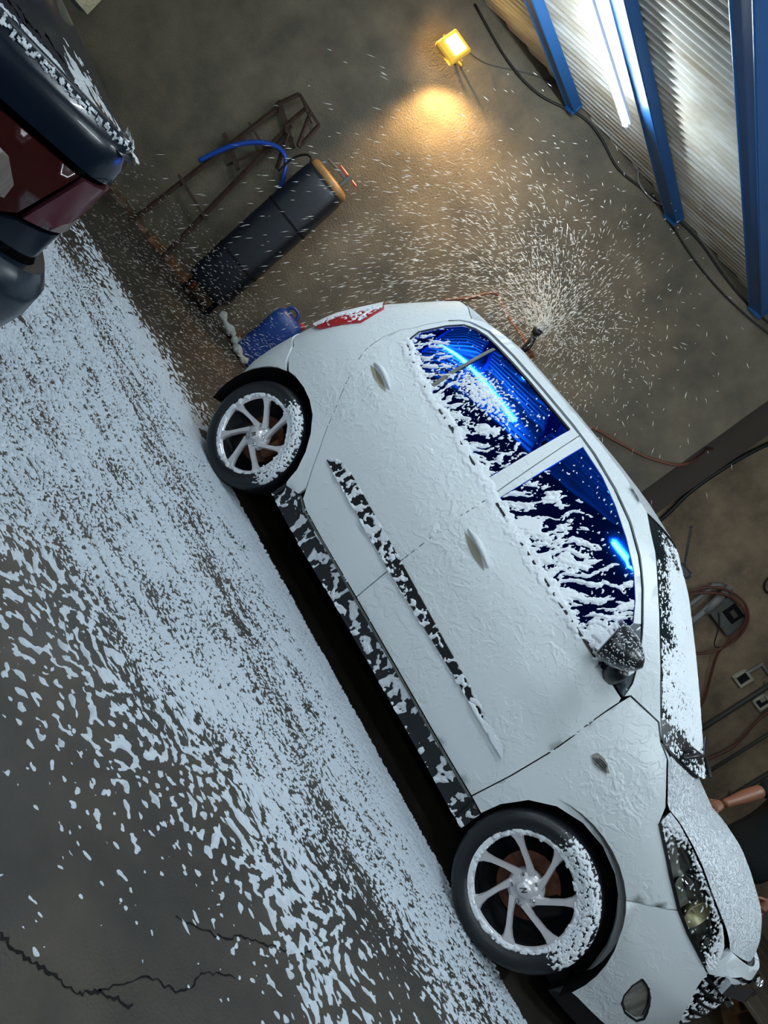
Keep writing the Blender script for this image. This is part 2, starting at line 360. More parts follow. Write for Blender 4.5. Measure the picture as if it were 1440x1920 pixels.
b = MB().box(wp(-.95, 3.05, .14) - MF @ Vector((0, .028, 0)), (.14, .006, .12), MF, .002); child(b.build('lamp_face', M['floodglow'], f2), f2)
flood(f2, wp(-.95, 3.03, .24), WD * 1.0 - WN * .10 + Vector((0, 0, -.32)), FLOOD_WATTS * 1.2, 52)

# ---- white car skin: plan curve by arc length s (s=0 at x=1.1), wrapped over heights z
CW=1.695; YC=CW/2
def _plan():
    f=np.linspace(0,np.pi/2,400)
    n=2.3; fx=1.7+1.6*np.sin(f)**(2/n); fy=YC-YC*np.cos(f)**(2/n)
    m=3.2; rx=.5-1.12*np.sin(f)**(2/m); ry=YC-YC*np.cos(f)**(2/m)
    X=np.r_[rx[::-1],fx]; Y=np.r_[ry[::-1],fy]
    d=np.r_[0,np.cumsum(np.hypot(np.diff(X),np.diff(Y)))]
    i=np.interp(1.1,X,d); return d-i,X,Y
PS,PX,PY=_plan()
ZI=[0,.22,.35,.5,.8,.95,1.05,1.12,1.2,1.35,1.5,1.6,1.7]
II=[.06,.04,.012,.0,.0,.018,.045,.07,.10,.16,.225,.275,.33]
ZF=[0,.3,.5,.7,.8,.88,1.0,1.2,1.7]; KF=[.97,.985,1.0,.985,.96,.93,.9,.88,.88]
ZR=[0,.2,.45,.6,.85,1.0,1.25,1.5,1.7]; KR=[.97,1.02,1.05,1.03,.97,.93,.82,.65,.50]
def S(s,z,off=0.0):
    s=np.asarray(s,float); z=np.asarray(z,float)
    x=np.interp(s,PS,PX); y=np.interp(s,PS,PY)
    x=np.where(x>1.7,1.7+(x-1.7)*np.interp(z,ZF,KF),x)
    x=np.where(x<.5,.5+(x-.5)*np.interp(z,ZR,KR),x)
    y=YC-(YC-y)*(1-np.interp(z,ZI,II)/YC)
    p=np.stack(np.broadcast_arrays(x,y,z),-1)
    if off is not 0.0: p=p+SN(s,z)*np.asarray(off)[...,None]
    return p
def SN(s,z):
    e=.01
    a=S(np.asarray(s)+e,z)-S(np.asarray(s)-e,z); b=S(s,np.asarray(z)+e)-S(s,np.asarray(z)-e)
    n=np.cross(a,b); return n/np.maximum(np.linalg.norm(n,axis=-1,keepdims=True),1e-9)

# ------------------------------------------------------------------ white hatchback
car = empty('hatchback_car', (1.235, YC, 0), 0, 'white hatchback car covered in soap foam, side-on across the whole photo', 'car')
CI = Matrix.Translation((-1.235, -YC, 0))
def cp(o):                     # put a world-coordinate part under the car
    o.matrix_parent_inverse = CI; return o
def mirror(o):                 # far side twin sharing the mesh
    c = o.copy(); COL.objects.link(c); c.parent = o.parent; c.matrix_parent_inverse = o.matrix_parent_inverse.copy(); c.scale = (1, -1, 1); c.location = (0, CW, 0)
    return c
def shrink(poly, d):
    P = np.array(poly, float); n = len(P); A = .5 * np.sum(P[:, 0] * np.roll(P[:, 1], -1) - np.roll(P[:, 0], -1) * P[:, 1]); sg = 1 if A > 0 else -1; out = []
    for i in range(n):
        a = P[i] - P[i - 1]; b = P[(i + 1) % n] - P[i]; a /= max(np.linalg.norm(a), 1e-9); b /= max(np.linalg.norm(b), 1e-9)
        na = np.array([-a[1], a[0]]); nb = np.array([-b[1], b[0]]); m = na + nb; l = np.linalg.norm(m); m = m / max(l, 1e-6); c = max(.45, float(m @ na))
        out.append(P[i] + sg * m * d / c)
    return [tuple(p) for p in out]
def dens(poly, h):
    out = []; n = len(poly)
    for i in range(n):
        a = np.array(poly[i]); b = np.array(poly[(i + 1) % n]); k = max(1, int(np.linalg.norm(b - a) / h))
        for j in range(k): out.append(tuple(a + (b - a) * j / k))
    return out
def panel(name, poly, m, parent=None, off=0.0, skirt=.02, holes=(), gap=.0028, h=.035, surf=None, mir=False, root=True):
    surf = surf or S
    if gap: poly = shrink(poly, gap)
    poly = dens(poly, h); hs = [dens(shrink(q, -gap) if gap else q, h) for q in holes]
    pts = list(poly); edges = [(i, (i + 1) % len(poly)) for i in range(len(poly))]; loops = [list(range(len(poly)))]
    for q in hs:
        b = len(pts); pts += q; edges += [(b + i, b + (i + 1) % len(q)) for i in range(len(q))]; loops.append([b + i for i in range(len(q))])
    P = np.array(poly); x0, z0 = P.min(0); x1, z1 = P.max(0)
    gx, gz = np.meshgrid(np.arange(x0 + h, x1, h), np.arange(z0 + h, z1, h)); gx = gx.ravel(); gz = gz.ravel()
    ok = inpoly(gx, gz, shrink(poly, h * .45))
    for q in hs: ok &= ~inpoly(gx, gz, shrink(q, -h * .45))
    pts += list(zip(gx[ok], gz[ok]))
    vv, ee, ff, ov, oe, of = delaunay_2d_cdt([Vector((float(a), float(b))) for a, b in pts], edges, [], 0, 1e-6)
    vv = np.array([(v.x, v.y) for v in vv]); T = np.array([f for f in ff if len(f) == 3]); c = vv[T].mean(1); ok = inpoly(c[:, 0], c[:, 1], poly)
    for q in hs: ok &= ~inpoly(c[:, 0], c[:, 1], q)
    T = T[ok]; V = surf(vv[:, 0], vv[:, 1], off); Nn = SN(vv[:, 0], vv[:, 1]) if surf is S else None
    e1 = V[T[:, 1]] - V[T[:, 0]]; e2_ = V[T[:, 2]] - V[T[:, 0]]
    V = [tuple(v) for v in V]; F = [tuple(t) for t in T]
    # skirt, on duplicated rim vertices so the edge stays crisp
    inn = surf(vv[:, 0], vv[:, 1], off - skirt); mp = {}
    for i, l in enumerate(ov):
        for k in l: mp[k] = i
    for lp in loops:
        b = len(V); L = [mp[i] for i in lp if i in mp]
        for i in L: V.append(tuple(vv3 for vv3 in surf(vv[i, 0], vv[i, 1], off)))
        for i in L: V.append(tuple(inn[i]))
        n = len(L)
        for i in range(n): F.append((b + i, b + (i + 1) % n, b + n + (i + 1) % n, b + n + i))
    o = link(name, mesh(name, V, F), m, parent or car, True)
    if root: cp(o)
    else: o.matrix_parent_inverse = Matrix.Identity(4) if parent is None or parent is car else Matrix.Identity(4)
    if mir: mirror(o)
    return o
def sub(o, par):               # sub-part whose mesh is in world coordinates, parent also in world coordinates under the car
    o.parent = par; o.matrix_parent_inverse = Matrix.Identity(4); return o
def arc(cs, cz, r, a0, a1, n=14): return [(cs + r * math.cos(math.radians(a)), cz + r * math.sin(math.radians(a))) for a in np.linspace(a0, a1, n)]
GAP = [(-1.184, 1.28), (-1.198, 1.36), (-1.197, 1.442), (-1.175, 1.495), (-1.13, 1.53), (-.981, 1.572), (-.82, 1.58), (-.662, 1.588), (-.383, 1.594), (-.151, 1.594), (.032, 1.584), (.228, 1.554), (.394, 1.512), (.539, 1.452), (.677, 1.375), (.813, 1.285)]
CUT = [(-1.193, 1.228), (-1.179, 1.14), (-1.125, 1.035), (-1.055, .95), (-.967, .847), (-.891, .755), (-.815, .647), (-.744, .557), (-.686, .474), (-.632, .398), (-.60, .352), (-.541, .336), (-.358, .330), (-.018, .329)]
GR = [(-1.13, 1.31), (-1.135, 1.42), (-1.11, 1.49), (-1.045, 1.525), (-.93, 1.547), (-.812, 1.556), (-.455, 1.568), (-.134, 1.568), (-.118, 1.131), (-.495, 1.153), (-.795, 1.173), (-.979, 1.205), (-1.08, 1.24)]
GF = [(-.024, 1.566), (.147, 1.548), (.296, 1.510), (.444, 1.458), (.576, 1.398), (.702, 1.325), (.785, 1.262), (.80, 1.16), (.86, 1.066), (.644, 1.075), (.376, 1.088), (-.003, 1.116)]
front_door = [(-.018, .329), (.984, .312), (1.039, 1.035), (.86, 1.052), (.795, 1.15), (.775, 1.27), (.813, 1.285)][:5]
fd = [(-.018, .329), (.984, .312), (1.039, 1.030), (1.03, 1.047), (.87, 1.056), (.803, 1.15), (.806, 1.278)] + [p for p in GAP[::-1] if p[0] > -.06] + [(-.084, 1.592), (-.04, 1.161), (-.03, 1.101)]
o = panel('front_door', fd, M['car'], holes=[GF], mir=True)
FD = o
rd = CUT + [(-.03, 1.101), (-.04, 1.161), (-.084, 1.592)] + [p for p in GAP[::-1] if p[0] < -.1]
RDr = panel('rear_door', rd, M['car'], holes=[GR], mir=True)
panel('front_window', shrink(GF, -.012), M['glass'], off=-.007, gap=0, mir=True)
panel('rear_window', shrink(GR, -.012), M['glass'], off=-.007, gap=0, mir=True)
# window divider bar, belt weatherstrips, thin black glass surrounds
def strip(name, pts, wd, off, m, par=None, mir=False, prof=.006):
    pts = [np.array(p, float) for p in pts]; V = []; F = []
    for i, p in enumerate(pts):
        t = pts[min(i + 1, len(pts) - 1)] - pts[max(i - 1, 0)]; t /= np.linalg.norm(t); nn = np.array([-t[1], t[0]])
        for k, (s_, o_) in enumerate(((-.5, 0), (-.42, prof), (.42, prof), (.5, 0))):
            q_ = p + nn * wd * s_; V.append(tuple(S(q_[0], q_[1], off + o_)))
    for i in range(len(pts) - 1):
        for k in range(3): F.append((i * 4 + k, (i + 1) * 4 + k, (i + 1) * 4 + k + 1, i * 4 + k + 1))
    n = len(V) - 4; F += [(0, 1, 2, 3), (n + 3, n + 2, n + 1, n)]
    o = cp(link(name, mesh(name, V, F), m, car, False))
    if mir: mirror(o)
    return o
strip('window_divider', dens([(-.788, 1.54), (-.70, 1.17)], .03)[:13] + [(-.70, 1.17)], .026, -.004, M['greybox'], mir=True)
def open_dens(p, h=.03):
    out = []
    for a, b in zip(p[:-1], p[1:]):
        a = np.array(a, float); b = np.array(b, float); k = max(1, int(np.linalg.norm(b - a) / h)); out += [tuple(a + (b - a) * j / k) for j in range(k)]
    return out + [tuple(p[-1])]
strip('belt_weatherstrip', open_dens([(-1.07, 1.222), (-.979, 1.196), (-.795, 1.164), (-.495, 1.144), (-.125, 1.122)]), .012, -.001, M['black'], mir=True)
strip('belt_weatherstrip', open_dens([(-.004, 1.106), (.376, 1.079), (.644, 1.066), (.86, 1.058)]), .012, -.001, M['black'], mir=True)
strip('window_surround', open_dens([(-1.085, 1.235), (-1.135, 1.30), (-1.14, 1.425), (-1.115, 1.497), (-1.047, 1.53), (-.93, 1.552), (-.812, 1.559), (-.455, 1.571), (-.134, 1.571)]), .010, -.003, M['black'], mir=True)
# mirror sail (triangular black corner)
sail = [(.81, 1.281), (.857, 1.251), (.905, 1.212), (.955, 1.165), (1.002, 1.110), (1.028, 1.056), (.93, 1.058), (.872, 1.064), (.806, 1.155), (.79, 1.262)]
panel('mirror_sail', sail, M['trim'], off=.004, gap=.0, mir=True)
# roof rail + A pillar
RAILT = [(-1.17, 1.55), (-1.10, 1.59), (-.9, 1.620), (-.6, 1.636), (-.3, 1.640), (0, 1.638), (.2, 1.628), (.393, 1.600), (.47, 1.56), (.561, 1.517), (.811, 1.369), (1.013, 1.241), (1.196, 1.116), (1.268, 1.071), (1.20, 1.108), (1.043, 1.082), (1.030, 1.058), (1.006, 1.115), (.957, 1.172), (.907, 1.219), (.858, 1.259)]
rl = [(a, b + .007) for a, b in GAP[2:]] ; 
rail = rl + RAILT[::-1]
panel('roof_rail', rail, M['car'], off=.004, gap=.001, mir=True)
# fender, quarter, bumpers, tailgate
archf = [(1.594, .578), (1.514, .623), (1.406, .648), (1.296, .637), (1.193, .590), (1.113, .509), (1.072, .401), (1.062, .306)]
fender = [(.984, .312), (1.039, 1.030), (1.043, 1.079), (1.198, 1.106), (1.268, 1.068), (1.338, 1.050), (1.415, .99), (1.478, .935), (1.502, .881), (1.568, .844), (1.659, .792), (1.774, .735)] + archf
panel('front_fender', fender, M['car'], mir=True)
SMAX = float(PS[-1]); SMIN = float(PS[0])
bump = [(1.594, .578), (1.774, .735), (1.865, .707), (2.031, .674), (2.07, .665), (2.10, .60), (2.17, .50), (2.30, .40), (SMAX, .38), (SMAX, .20), (2.063, .195), (1.88, .185), (1.829, .175), (1.794, .301), (1.733, .421), (1.652, .522)]
fog = [(1.917, .454), (1.97, .450), (2.016, .429), (2.06, .40), (2.085, .378), (2.13, .335), (2.125, .305), (2.045, .297), (1.993, .315), (1.955, .35), (1.93, .40)]
panel('front_bumper', bump, M['car'], holes=[fog], mir=True, gap=.002)
panel('fog_lamp_recess', shrink(fog, -.01), M['black'], off=-.035, gap=0, mir=True)
panel('fog_lamp', shrink(fog, .006), M['lens'], off=-.014, gap=0, mir=True)
strip('fog_lamp_rim', open_dens(fog + [fog[0]]), .010, -.006, M['black'], mir=True)
head = [(1.483, .938), (1.502, .881), (1.568, .844), (1.659, .792), (1.774, .735), (1.865, .707), (2.031, .674), (2.085, .690), (2.043, .783), (1.973, .830), (1.859, .868), (1.755, .902), (1.657, .925), (1.56, .940)]
panel('headlight_housing', shrink(head, -.004), M['greybox'], off=-.075, gap=0, mir=True)
HL = panel('headlight', shrink(head, .003), M['clear'], off=.001, gap=0, skirt=.05, mir=True)
strip('headlight_seal', open_dens([(1.502, .881), (1.568, .846), (1.659, .796), (1.774, .741), (1.865, .713), (2.031, .682)]), .016, .000, M['black'], mir=True)
def bowl(s, z, r, m, name, dep=.05, off=-.02):
    p = Vector(S(s, z, off)); n = Vector(SN(s, z)); n = (n + Vector((.9, -.1, .1))).normalized(); Mx = Matrix.Translation(p) @ n.to_track_quat('Z', 'Y').to_matrix().to_4x4()
    b = MB(); b.lathe([(r, 0), (r * .9, -.012), (r * .6, -dep * .7), (r * .2, -dep)], 24, Mx, caps=False)
    b.lathe([(.0001, -dep * .2), (r * .16, -dep * .35), (r * .18, -dep)], 12, Mx, caps=False)
    o = cp(b.build(name, m, car, True)); mirror(o)
bowl(1.87, .780, .066, M['gold'], 'headlight_reflector'); bowl(1.74, .83, .050, M['chrome'], 'headlight_reflector'); bowl(1.99, .745, .036, M['chrome'], 'headlight_reflector', .03)
strip('headlight_bezel', open_dens([(1.52, .908), (1.62, .862), (1.74, .79), (1.80, .765)], .05), .045, -.03, M['lens'], mir=True)
panel('tailgate', [(SMIN, 1.57), (SMIN, .765), (-1.80, .765), (-1.82, 1.0), (-1.70, 1.25), (-1.62, 1.57)], M['car'], mir=True, gap=.002)
quarter = [(-.720, .31), (-.636, .345), (-.632, .398), (-.686, .474)] + CUT[7::-1] + GAP[:2] + [(-1.197, 1.442), (-1.185, 1.495), (-1.17, 1.55), (-1.38, 1.58), (-1.60, 1.57), (-1.69, 1.25), (-1.80, 1.0), (-1.785, .775), (-1.60, .735), (-1.455, .72), (-1.36, .662), (-1.27, .634), (-1.19, .654), (-1.108, .661), (-1.019, .653), (-.936, .626), (-.853, .567), (-.786, .492), (-.745, .406), (-.735, .324)]
panel('rear_quarter', quarter, M['car'], mir=True)
rb = [(-1.279, .622), (-1.353, .650), (-1.455, .714), (-1.60, .730), (-1.785, .77), (SMIN, .76), (SMIN, .20), (-1.66, .20), (-1.64, .29), (-1.575, .392), (-1.471, .48), (-1.406, .546), (-1.34, .592)]
panel('rear_bumper', rb, M['car'], mir=True, gap=.002, off=.006)
RLP_ = [(-1.52, 1.105), (-1.60, 1.205), (-1.70, 1.245), (-1.83, 1.20), (-1.98, 1.0), (-2.0, .83), (-1.90, .80), (-1.78, .86), (-1.66, .96)]
RLP = [(-1.374, 1.086), (-1.402, 1.129), (-1.488, 1.225), (-1.636, 1.245), (-1.75, 1.22), (-1.95, 1.05), (-1.97, .88), (-1.80, .85), (-1.559, .862), (-1.484, .888), (-1.442, .944)]
panel('rear_lamp', RLP, M['red'], off=.012, gap=0, skirt=.03, mir=True)
# lofts across the car: roof, windscreen, bonnet
def loft(name, edge, bx, bz, m, nt=25, parent=None, thick=0.0, power=2.0, off=0.0):
    E = np.array([S(a, b, off) for a, b in edge]); V = []; F = []
    for i, e in enumerate(E):
        f = np.array([e[0], CW - e[1], e[2]])
        for t in np.linspace(0, 1, nt):
            k = 1 - abs(2 * t - 1) ** power; V.append(tuple(e + (f - e) * t + np.array([bx[i] * k, 0, bz[i] * k])))
    n = len(E)
    for i in range(n - 1):
        for j in range(nt - 1): F.append((i * nt + j, i * nt + j + 1, (i + 1) * nt + j + 1, (i + 1) * nt + j))
    o = cp(link(name, mesh(name, V, F), m, car, True)); return o, np.array(V).reshape(n, nt, 3)
def resamp(P, n):
    P = np.array(P, float); d = np.r_[0, np.cumsum(np.linalg.norm(np.diff(P, axis=0), axis=1))]; t = np.linspace(0, d[-1], n)
    return [tuple(np.interp(x, d, P[:, k]) for k in range(2)) for x in t]
re_ = resamp([(-1.60, 1.57), (-1.38, 1.58), (-1.17, 1.55)] + RAILT[1:8], 34)
loft('roof', re_, np.interp(np.linspace(0, 1, 34), [0, .15, .5, 1], [-.02, 0, 0, .11]), np.interp(np.linspace(0, 1, 34), [0, .12, .22, .5, 1], [.03, .065, .085, .05, .045]), M['hood'], 31, off=.003)
we = resamp(RAILT[7:14], 26)
wbx = np.interp(np.linspace(0, 1, 26), [0, 1], [.11, .24]); wbz = np.interp(np.linspace(0, 1, 26), [0, 1], [.045, .012])
ws, WSV = loft('windscreen', we, wbx, wbz, M['wsglass'], 31, off=-.004)
he = resamp([(1.268, 1.066), (1.338, 1.052), (1.415, .995), (1.480, .940), (1.56, .943), (1.657, .930), (1.755, .908), (1.886, .866), (1.999, .832), (2.045, .812), (2.075, .79)], 34)
tt = np.linspace(0, 1, 34)
hbx = np.interp(tt, [0, .12, .3, .8, 1], [.16, .16, .20, .21, .16]); hbz = np.interp(tt, [0, .12, .3, .5, .75, .92, 1], [-.005, .012, .075, .09, .075, .035, .0])
hood, HV = loft('bonnet', he, hbx, hbz, M['hood'], 41, off=.004)
# cowl, black tray between bonnet and glass, with wipers
ce = resamp([(1.17, 1.13), (1.268, 1.075), (1.345, 1.045)], 5)
loft('cowl_tray', ce, [.24, .24, .22, .2, .19], [.014, .012, .008, -.01, -.03], M['black'], 31, off=-.002)
def wsp(u, t, dz=.02):
    i = u * 25; a = WSV[int(i), int(t * 30)]; return Vector((a[0] + .01, a[1], a[2] + dz))
for k, (t0, t1, lb) in enumerate(((.12, .55, 0), (.5, .92, 0))):
    b = MB().tube([wsp(1, t0, .02), wsp(.93, (t0 + t1) / 2, .025), wsp(.86, t1, .02)], [.010, .007, .005], 6); W_ = cp(b.build('wiper', M['black'], car, True))
    b = MB().tube([wsp(.965, t0 + .02, .012), wsp(.90, t1 - .05, .010)], .006, 5); sub(b.build('wiper_blade', M['matte'], car, True), W_)
# front end: panel above grille, chrome bar, grille
panel('nose_panel', [(2.035, .676), (2.06, .72), (2.085, .79), (SMAX, .80), (SMAX, .752), (2.26, .745), (2.14, .70), (2.075, .668)], M['car'], off=.004, gap=.001, mir=True)
strip('chrome_grille_bar', open_dens([(2.155, .682), (2.24, .70), (2.35, .706), (SMAX, .708)], .04), .062, .008, M['chrome'], mir=True, prof=.03)
panel('grille', [(2.08, .667), (2.14, .70), (2.26, .745), (SMAX, .752), (SMAX, .385), (2.30, .405), (2.17, .505), (2.10, .60)], M['matte'], off=-.03, gap=0, mir=True)
for k, z in enumerate(np.arange(.42, .67, .045)): strip('grille_slat', open_dens([(2.12 + .20 * max(0, (.62 - z)) / .2, z), (SMAX, z)], .05), .014, -.018, M['black'], mir=True, prof=.012)
for k in range(2): cp(MB().box(S(2.30 + .0 * k, .66 - .02, .02), (.03, .03, .03), None, .006).build('emblem_mount', M['chrome'], car)) if k == 0 else None
e_ = MB(); c_ = Vector((S(SMAX, .705, .045))); e_.lathe([(.001, .012), (.045, .01), (.055, 0), (.052, -.02)], 24, Matrix.Translation(c_) @ Vector((1, 0, .15)).to_track_quat('Z', 'Y').to_matrix().to_4x4()); cp(e_.build('emblem_disc', M['chrome'], car, True))
panel('front_lip', [(1.80, .10), (SMAX, .10), (SMAX, .195), (2.063, .190), (1.88, .180), (1.815, .19)], M['black'], off=-.008, gap=0, mir=True)
# sill, rub strip, handles, indicator
sillp = [(-.760, .21), (-.735, .33), (-.67, .345), (-.636, .340), (-.541, .331), (-.347, .322), (-.006, .320), (.993, .304), (1.064, .295), (1.071, .186), (.75, .200), (.245, .205), (-.06, .206), (-.417, .200)]
panel('sill', sillp, M['black'], off=-.012, gap=0, skirt=.06, mir=True)
strip('sill_bead', open_dens([(-.62, .352), (-.541, .327), (-.018, .321), (.984, .304)], .05), .008, .0, M['greybox'], mir=True)
rub = [(-.674, .566), (-.635, .615), (-.58, .630), (-.50, .631), (-.049, .608), (.41, .577), (.653, .563), (.888, .545), (.925, .518), (.891, .519), (.729, .527), (.489, .531), (-.022, .534), (-.363, .552)]
SPL = lambda z: -.024
def clipx(poly, x0, lo):
    out = []
    for i in range(len(poly)):
        a, b = poly[i - 1], poly[i]
        ia = (a[0] < x0) == lo; ib = (b[0] < x0) == lo
        if ia != ib: t = (x0 - a[0]) / (b[0] - a[0]); out.append((x0, a[1] + (b[1] - a[1]) * t))
        if ib: out.append(b)
    return out
panel('door_rub_strip', clipx(rub, -.022, True), M['black'], off=.008, gap=.0, skirt=.01, mir=True)
panel('door_rub_strip', clipx(rub, -.017, False), M['black'], off=.008, gap=.0, skirt=.01, mir=True)
def handle(s0, s1, z0, z1, par):
    s_ = np.linspace(s0, s1, 11); z_ = np.linspace(z0, z1, 11); b = MB()
    k = np.sin(np.linspace(0, PI, 11))
    b.tube([S(a, c + .012 * kk, .002 + .026 * kk) for a, c, kk in zip(s_, z_, k)], [.004 + .010 * kk for kk in k], 8)
    h = cp(b.build('door_handle', M['car'], car, True)); mirror(h)
    out = [(a, c + .018 * kk - .022) for a, c, kk in zip(s_, z_, k)] + [(a, c - .016 * kk - .022) for a, c, kk in zip(s_[::-1], z_[::-1], k[::-1])]
    o = panel('handle_cavity', out[:11] + out[12:-1], M['beige'], off=.0025, gap=0, skirt=.002, h=.02, mir=True)
handle(-1.006, -.80, 1.03, 1.015, None); handle(.045, .245, .94, .915, None)
ind = [(1.125, .828), (1.135, .848), (1.165, .855), (1.19, .854), (1.224, .838), (1.208, .824), (1.159, .812), (1.135, .817)]
ip = panel('side_indicator', ind, M['lens'], off=.008, gap=0, skirt=.01, h=.02, mir=True)
for k in range(3): strip('indicator_grille', [(1.137 + .008 * k, .822 + .009 * k), (1.175, .828 + .0085 * k), (1.21 - .006 * k, .832 + .006 * k)], .004, .009, M['black'], mir=True, prof=.003)
# door mirror
mr = MB(); P0 = Vector(S(.90, 1.085, 0)); sh = []
MX = Matrix.Translation(P0 + Vector((-.015, -.155, .085))) @ Matrix.Rotation(math.radians(14), 4, 'Z') @ Matrix.Rotation(math.radians(-12), 4, 'Y')
V = []; F = []; nu, nv = 20, 12
for i in range(nv):
    f = i / (nv - 1); x = -.075 + .17 * f; sc = (1, 1, .99, .97, .94, .90, .84, .76, .66, .53, .36, .02)[i]
    for k in range(nu):
        a = 2 * PI * k / nu; c, s_ = math.cos(a), math.sin(a)
        y = .135 * sc * math.copysign(abs(c) ** .7, c); z = .085 * sc * math.copysign(abs(s_) ** .75, s_) * (1 - .18 * (y < 0) * abs(c)); V.append(MX @ Vector((x, y, z)))
for i in range(nv - 1):
    for k in range(nu): F.append((i * nu + k, i * nu + (k + 1) % nu, (i + 1) * nu + (k + 1) % nu, (i + 1) * nu + k))
F.append(tuple(range(nu))[::-1])
mo = cp(link('door_mirror', mesh('door_mirror', V, F), M['black'], car, True)); mirror(mo)
b = MB().box((0, 0, 0), (.008, .235, .135), None, .003); b.V = [tuple(MX @ (Vector(v) + Vector((-.077, 0, 0)))) for v in b.V]; sub(b.build('mirror_glass', M['chrome'], car), mo)
b = MB().tube([P0 + Vector((.02, .03, -.02)), P0 + Vector((.03, -.03, .005)), P0 + Vector((.03, -.09, .03))], [.05, .045, .035], 10); sub(b.build('mirror_arm', M['black'], car, True), mo)
b = MB(); b.tube([MX @ Vector((-.07, -.05 + .15 * t, -.072 - .006 * math.sin(PI * t))) for t in np.linspace(-.3, 1, 8)], .006, 6); sub(b.build('mirror_lip', M['beige'], car, True), mo)
# antenna
a0 = Vector((1.71, YC, 1.605)); b = MB().box(a0 + Vector((0, 0, -.0)), (.09, .035, .05), None, .012); an = cp(b.build('antenna_base', M['black'], car))
b = MB().tube([a0, a0 + Vector((-.16, 0, .17))], [.006, .005], 6); n_ = 16
for i in range(n_): b.tube([a0 + Vector((-.16, 0, .17)) * ((i + .2) / n_), a0 + Vector((-.16, 0, .17)) * ((i + .6) / n_)], .0085, 6)
sub(b.build('antenna_mast', M['black'], car), an)
# inner shell (dark), underbody
ns, nz = 90, 26; Sg = np.linspace(SMIN, SMAX, ns); Zg = np.linspace(.22, 1.56, nz)
A, B = np.meshgrid(Sg, Zg, indexing='ij'); P = S(A, B, -.03)
F = []
for i in range(ns - 1):
    for j in range(nz - 1):
        sc, zc = (Sg[i] + Sg[i + 1]) / 2, (Zg[j] + Zg[j + 1]) / 2
        if math.hypot(sc + 1.09, zc - .285) < .40 or math.hypot(sc - 1.40, zc - .285) < .40: continue
        if zc > 1.08 and (1.56 - zc) < (sc - .42) * .62: continue
        if zc > .64 and sc > 1.35: continue
        F.append((i * nz + j, (i + 1) * nz + j, (i + 1) * nz + j + 1, i * nz + j + 1))
o = cp(link('body_shell', fastmesh('body_shell', P.reshape(-1, 3), np.array(F)), M['matte'], car)); mirror(o)
b = MB().box((1.2, YC, .42), (3.2, .98, .42), None, .05).box((1.2, YC, .72), (1.6, 1.4, .10)).box((2.6, YC, .70), (.5, .80, .12), None, .04); cp(b.build('underbody', M['matte'], car))
# wheels
def wheel(cx, cy, cz, phase, rear):
    root = empty('wheel', (cx, cy, cz)); root.parent = car; root.matrix_parent_inverse = CI
    Mx = Matrix.Rotation(PI / 2, 4, 'X')      # lathe axis -> -Y outward
    T = lambda o: o
    tp = [(.212, .062), (.222, .078), (.245, .090), (.270, .092), (.288, .082), (.298, .062), (.300, .03), (.300, -.03), (.298, -.06), (.285, -.085), (.24, -.09), (.205, -.08)]
    T(MB().lathe(tp, 64, Mx, caps=False).build('tyre', M['rubber'], root, True))
    g = MB()
    for k in range(-1, 2):
        g.lathe([(.3012, k * .03 - .003), (.3012, k * .03 + .003)], 64, Mx, caps=False)
    g.build('tread_groove', M['matte'], root)
    MB().lathe([(.214, .066), (.205, .055), (.200, -.07), (.05, -.075)], 48, Mx, caps=False).build('rim_barrel', M['rimdark'], root, True)
    MB().lathe([(.200, .060), (.206, .072), (.216, .078), (.222, .074), (.216, .064), (.203, .050)], 64, Mx, caps=False).build('rim_lip', M['rim'], root, True)
    MB().lathe([(.001, -.02), (.13, -.02), (.13, -.035), (.001, -.035)], 40, Mx).build('brake_disc', M['brake'], root)
    MB().box((.10, .01, .02), (.07, .05, .13), Matrix.Rotation(.3, 3, 'Y'), .01).build('brake_caliper', M['brake'] if rear else M['matte'], root)
    for k in range(7):
        a = phase + k * 2 * PI / 7; d = Vector((math.cos(a), 0, math.sin(a))); n_ = Vector((math.sin(a), 0, -math.cos(a)))   # n_: clockwise side
        b = MB(); V = []; F = []
        for t, r, wd, oy, sh, th in ((0, .045, .017, -.052, .036, .020), (.35, .10, .012, -.058, .028, .018), (.7, .155, .013, -.064, .016, .018), (.88, .185, .020, -.068, .008, .018), (1, .208, .034, -.071, .0, .012)):
            c = d * r + n_ * sh
            V += [c + n_ * wd + Vector((0, oy + .012, 0)), c + n_ * wd * .72 + Vector((0, oy, 0)), c - n_ * wd * .72 + Vector((0, oy, 0)), c - n_ * wd + Vector((0, oy + .012, 0)), c - n_ * wd * .8 + Vector((0, oy + .012 + th, 0)), c + n_ * wd * .8 + Vector((0, oy + .012 + th, 0))]
        for i in range(4):
            for q_ in range(6): F.append((i * 6 + q_, i * 6 + (q_ + 1) % 6, (i + 1) * 6 + (q_ + 1) % 6, (i + 1) * 6 + q_))
        F += [tuple(range(6))[::-1], tuple(24 + q_ for q_ in range(6))]
        b.add(V, F).build('spoke', M['rim'], root, False)
    MB().lathe([(.075, .010), (.072, .035), (.055, .046), (.030, .050), (.029, .062), (.026, .066), (.001, .067)], 32, Mx, caps=False).build('hub', M['rim'], root, True)
    lg = MB()      # angular mark on the cap
    for p, q_ in (((-.012, -.010), (.002, .014)), ((.002, .014), (.004, -.012)), ((.004, -.012), (.014, .008))): lg.tube([(p[0], -.068, p[1]), (q_[0], -.068, q_[1])], .0022, 4)
    lg.build('cap_mark', M['black'], root)
    for k in range(5):
        a = phase + .5 + k * 2 * PI / 5; MB().lathe([(.0085, .04), (.0095, .052), (.007, .058), (.001, .059)], 12, Matrix.Translation((math.cos(a) * .052, 0, math.sin(a) * .052)) @ Mx).build('wheel_nut', M['chrome'], root, True)
    return root
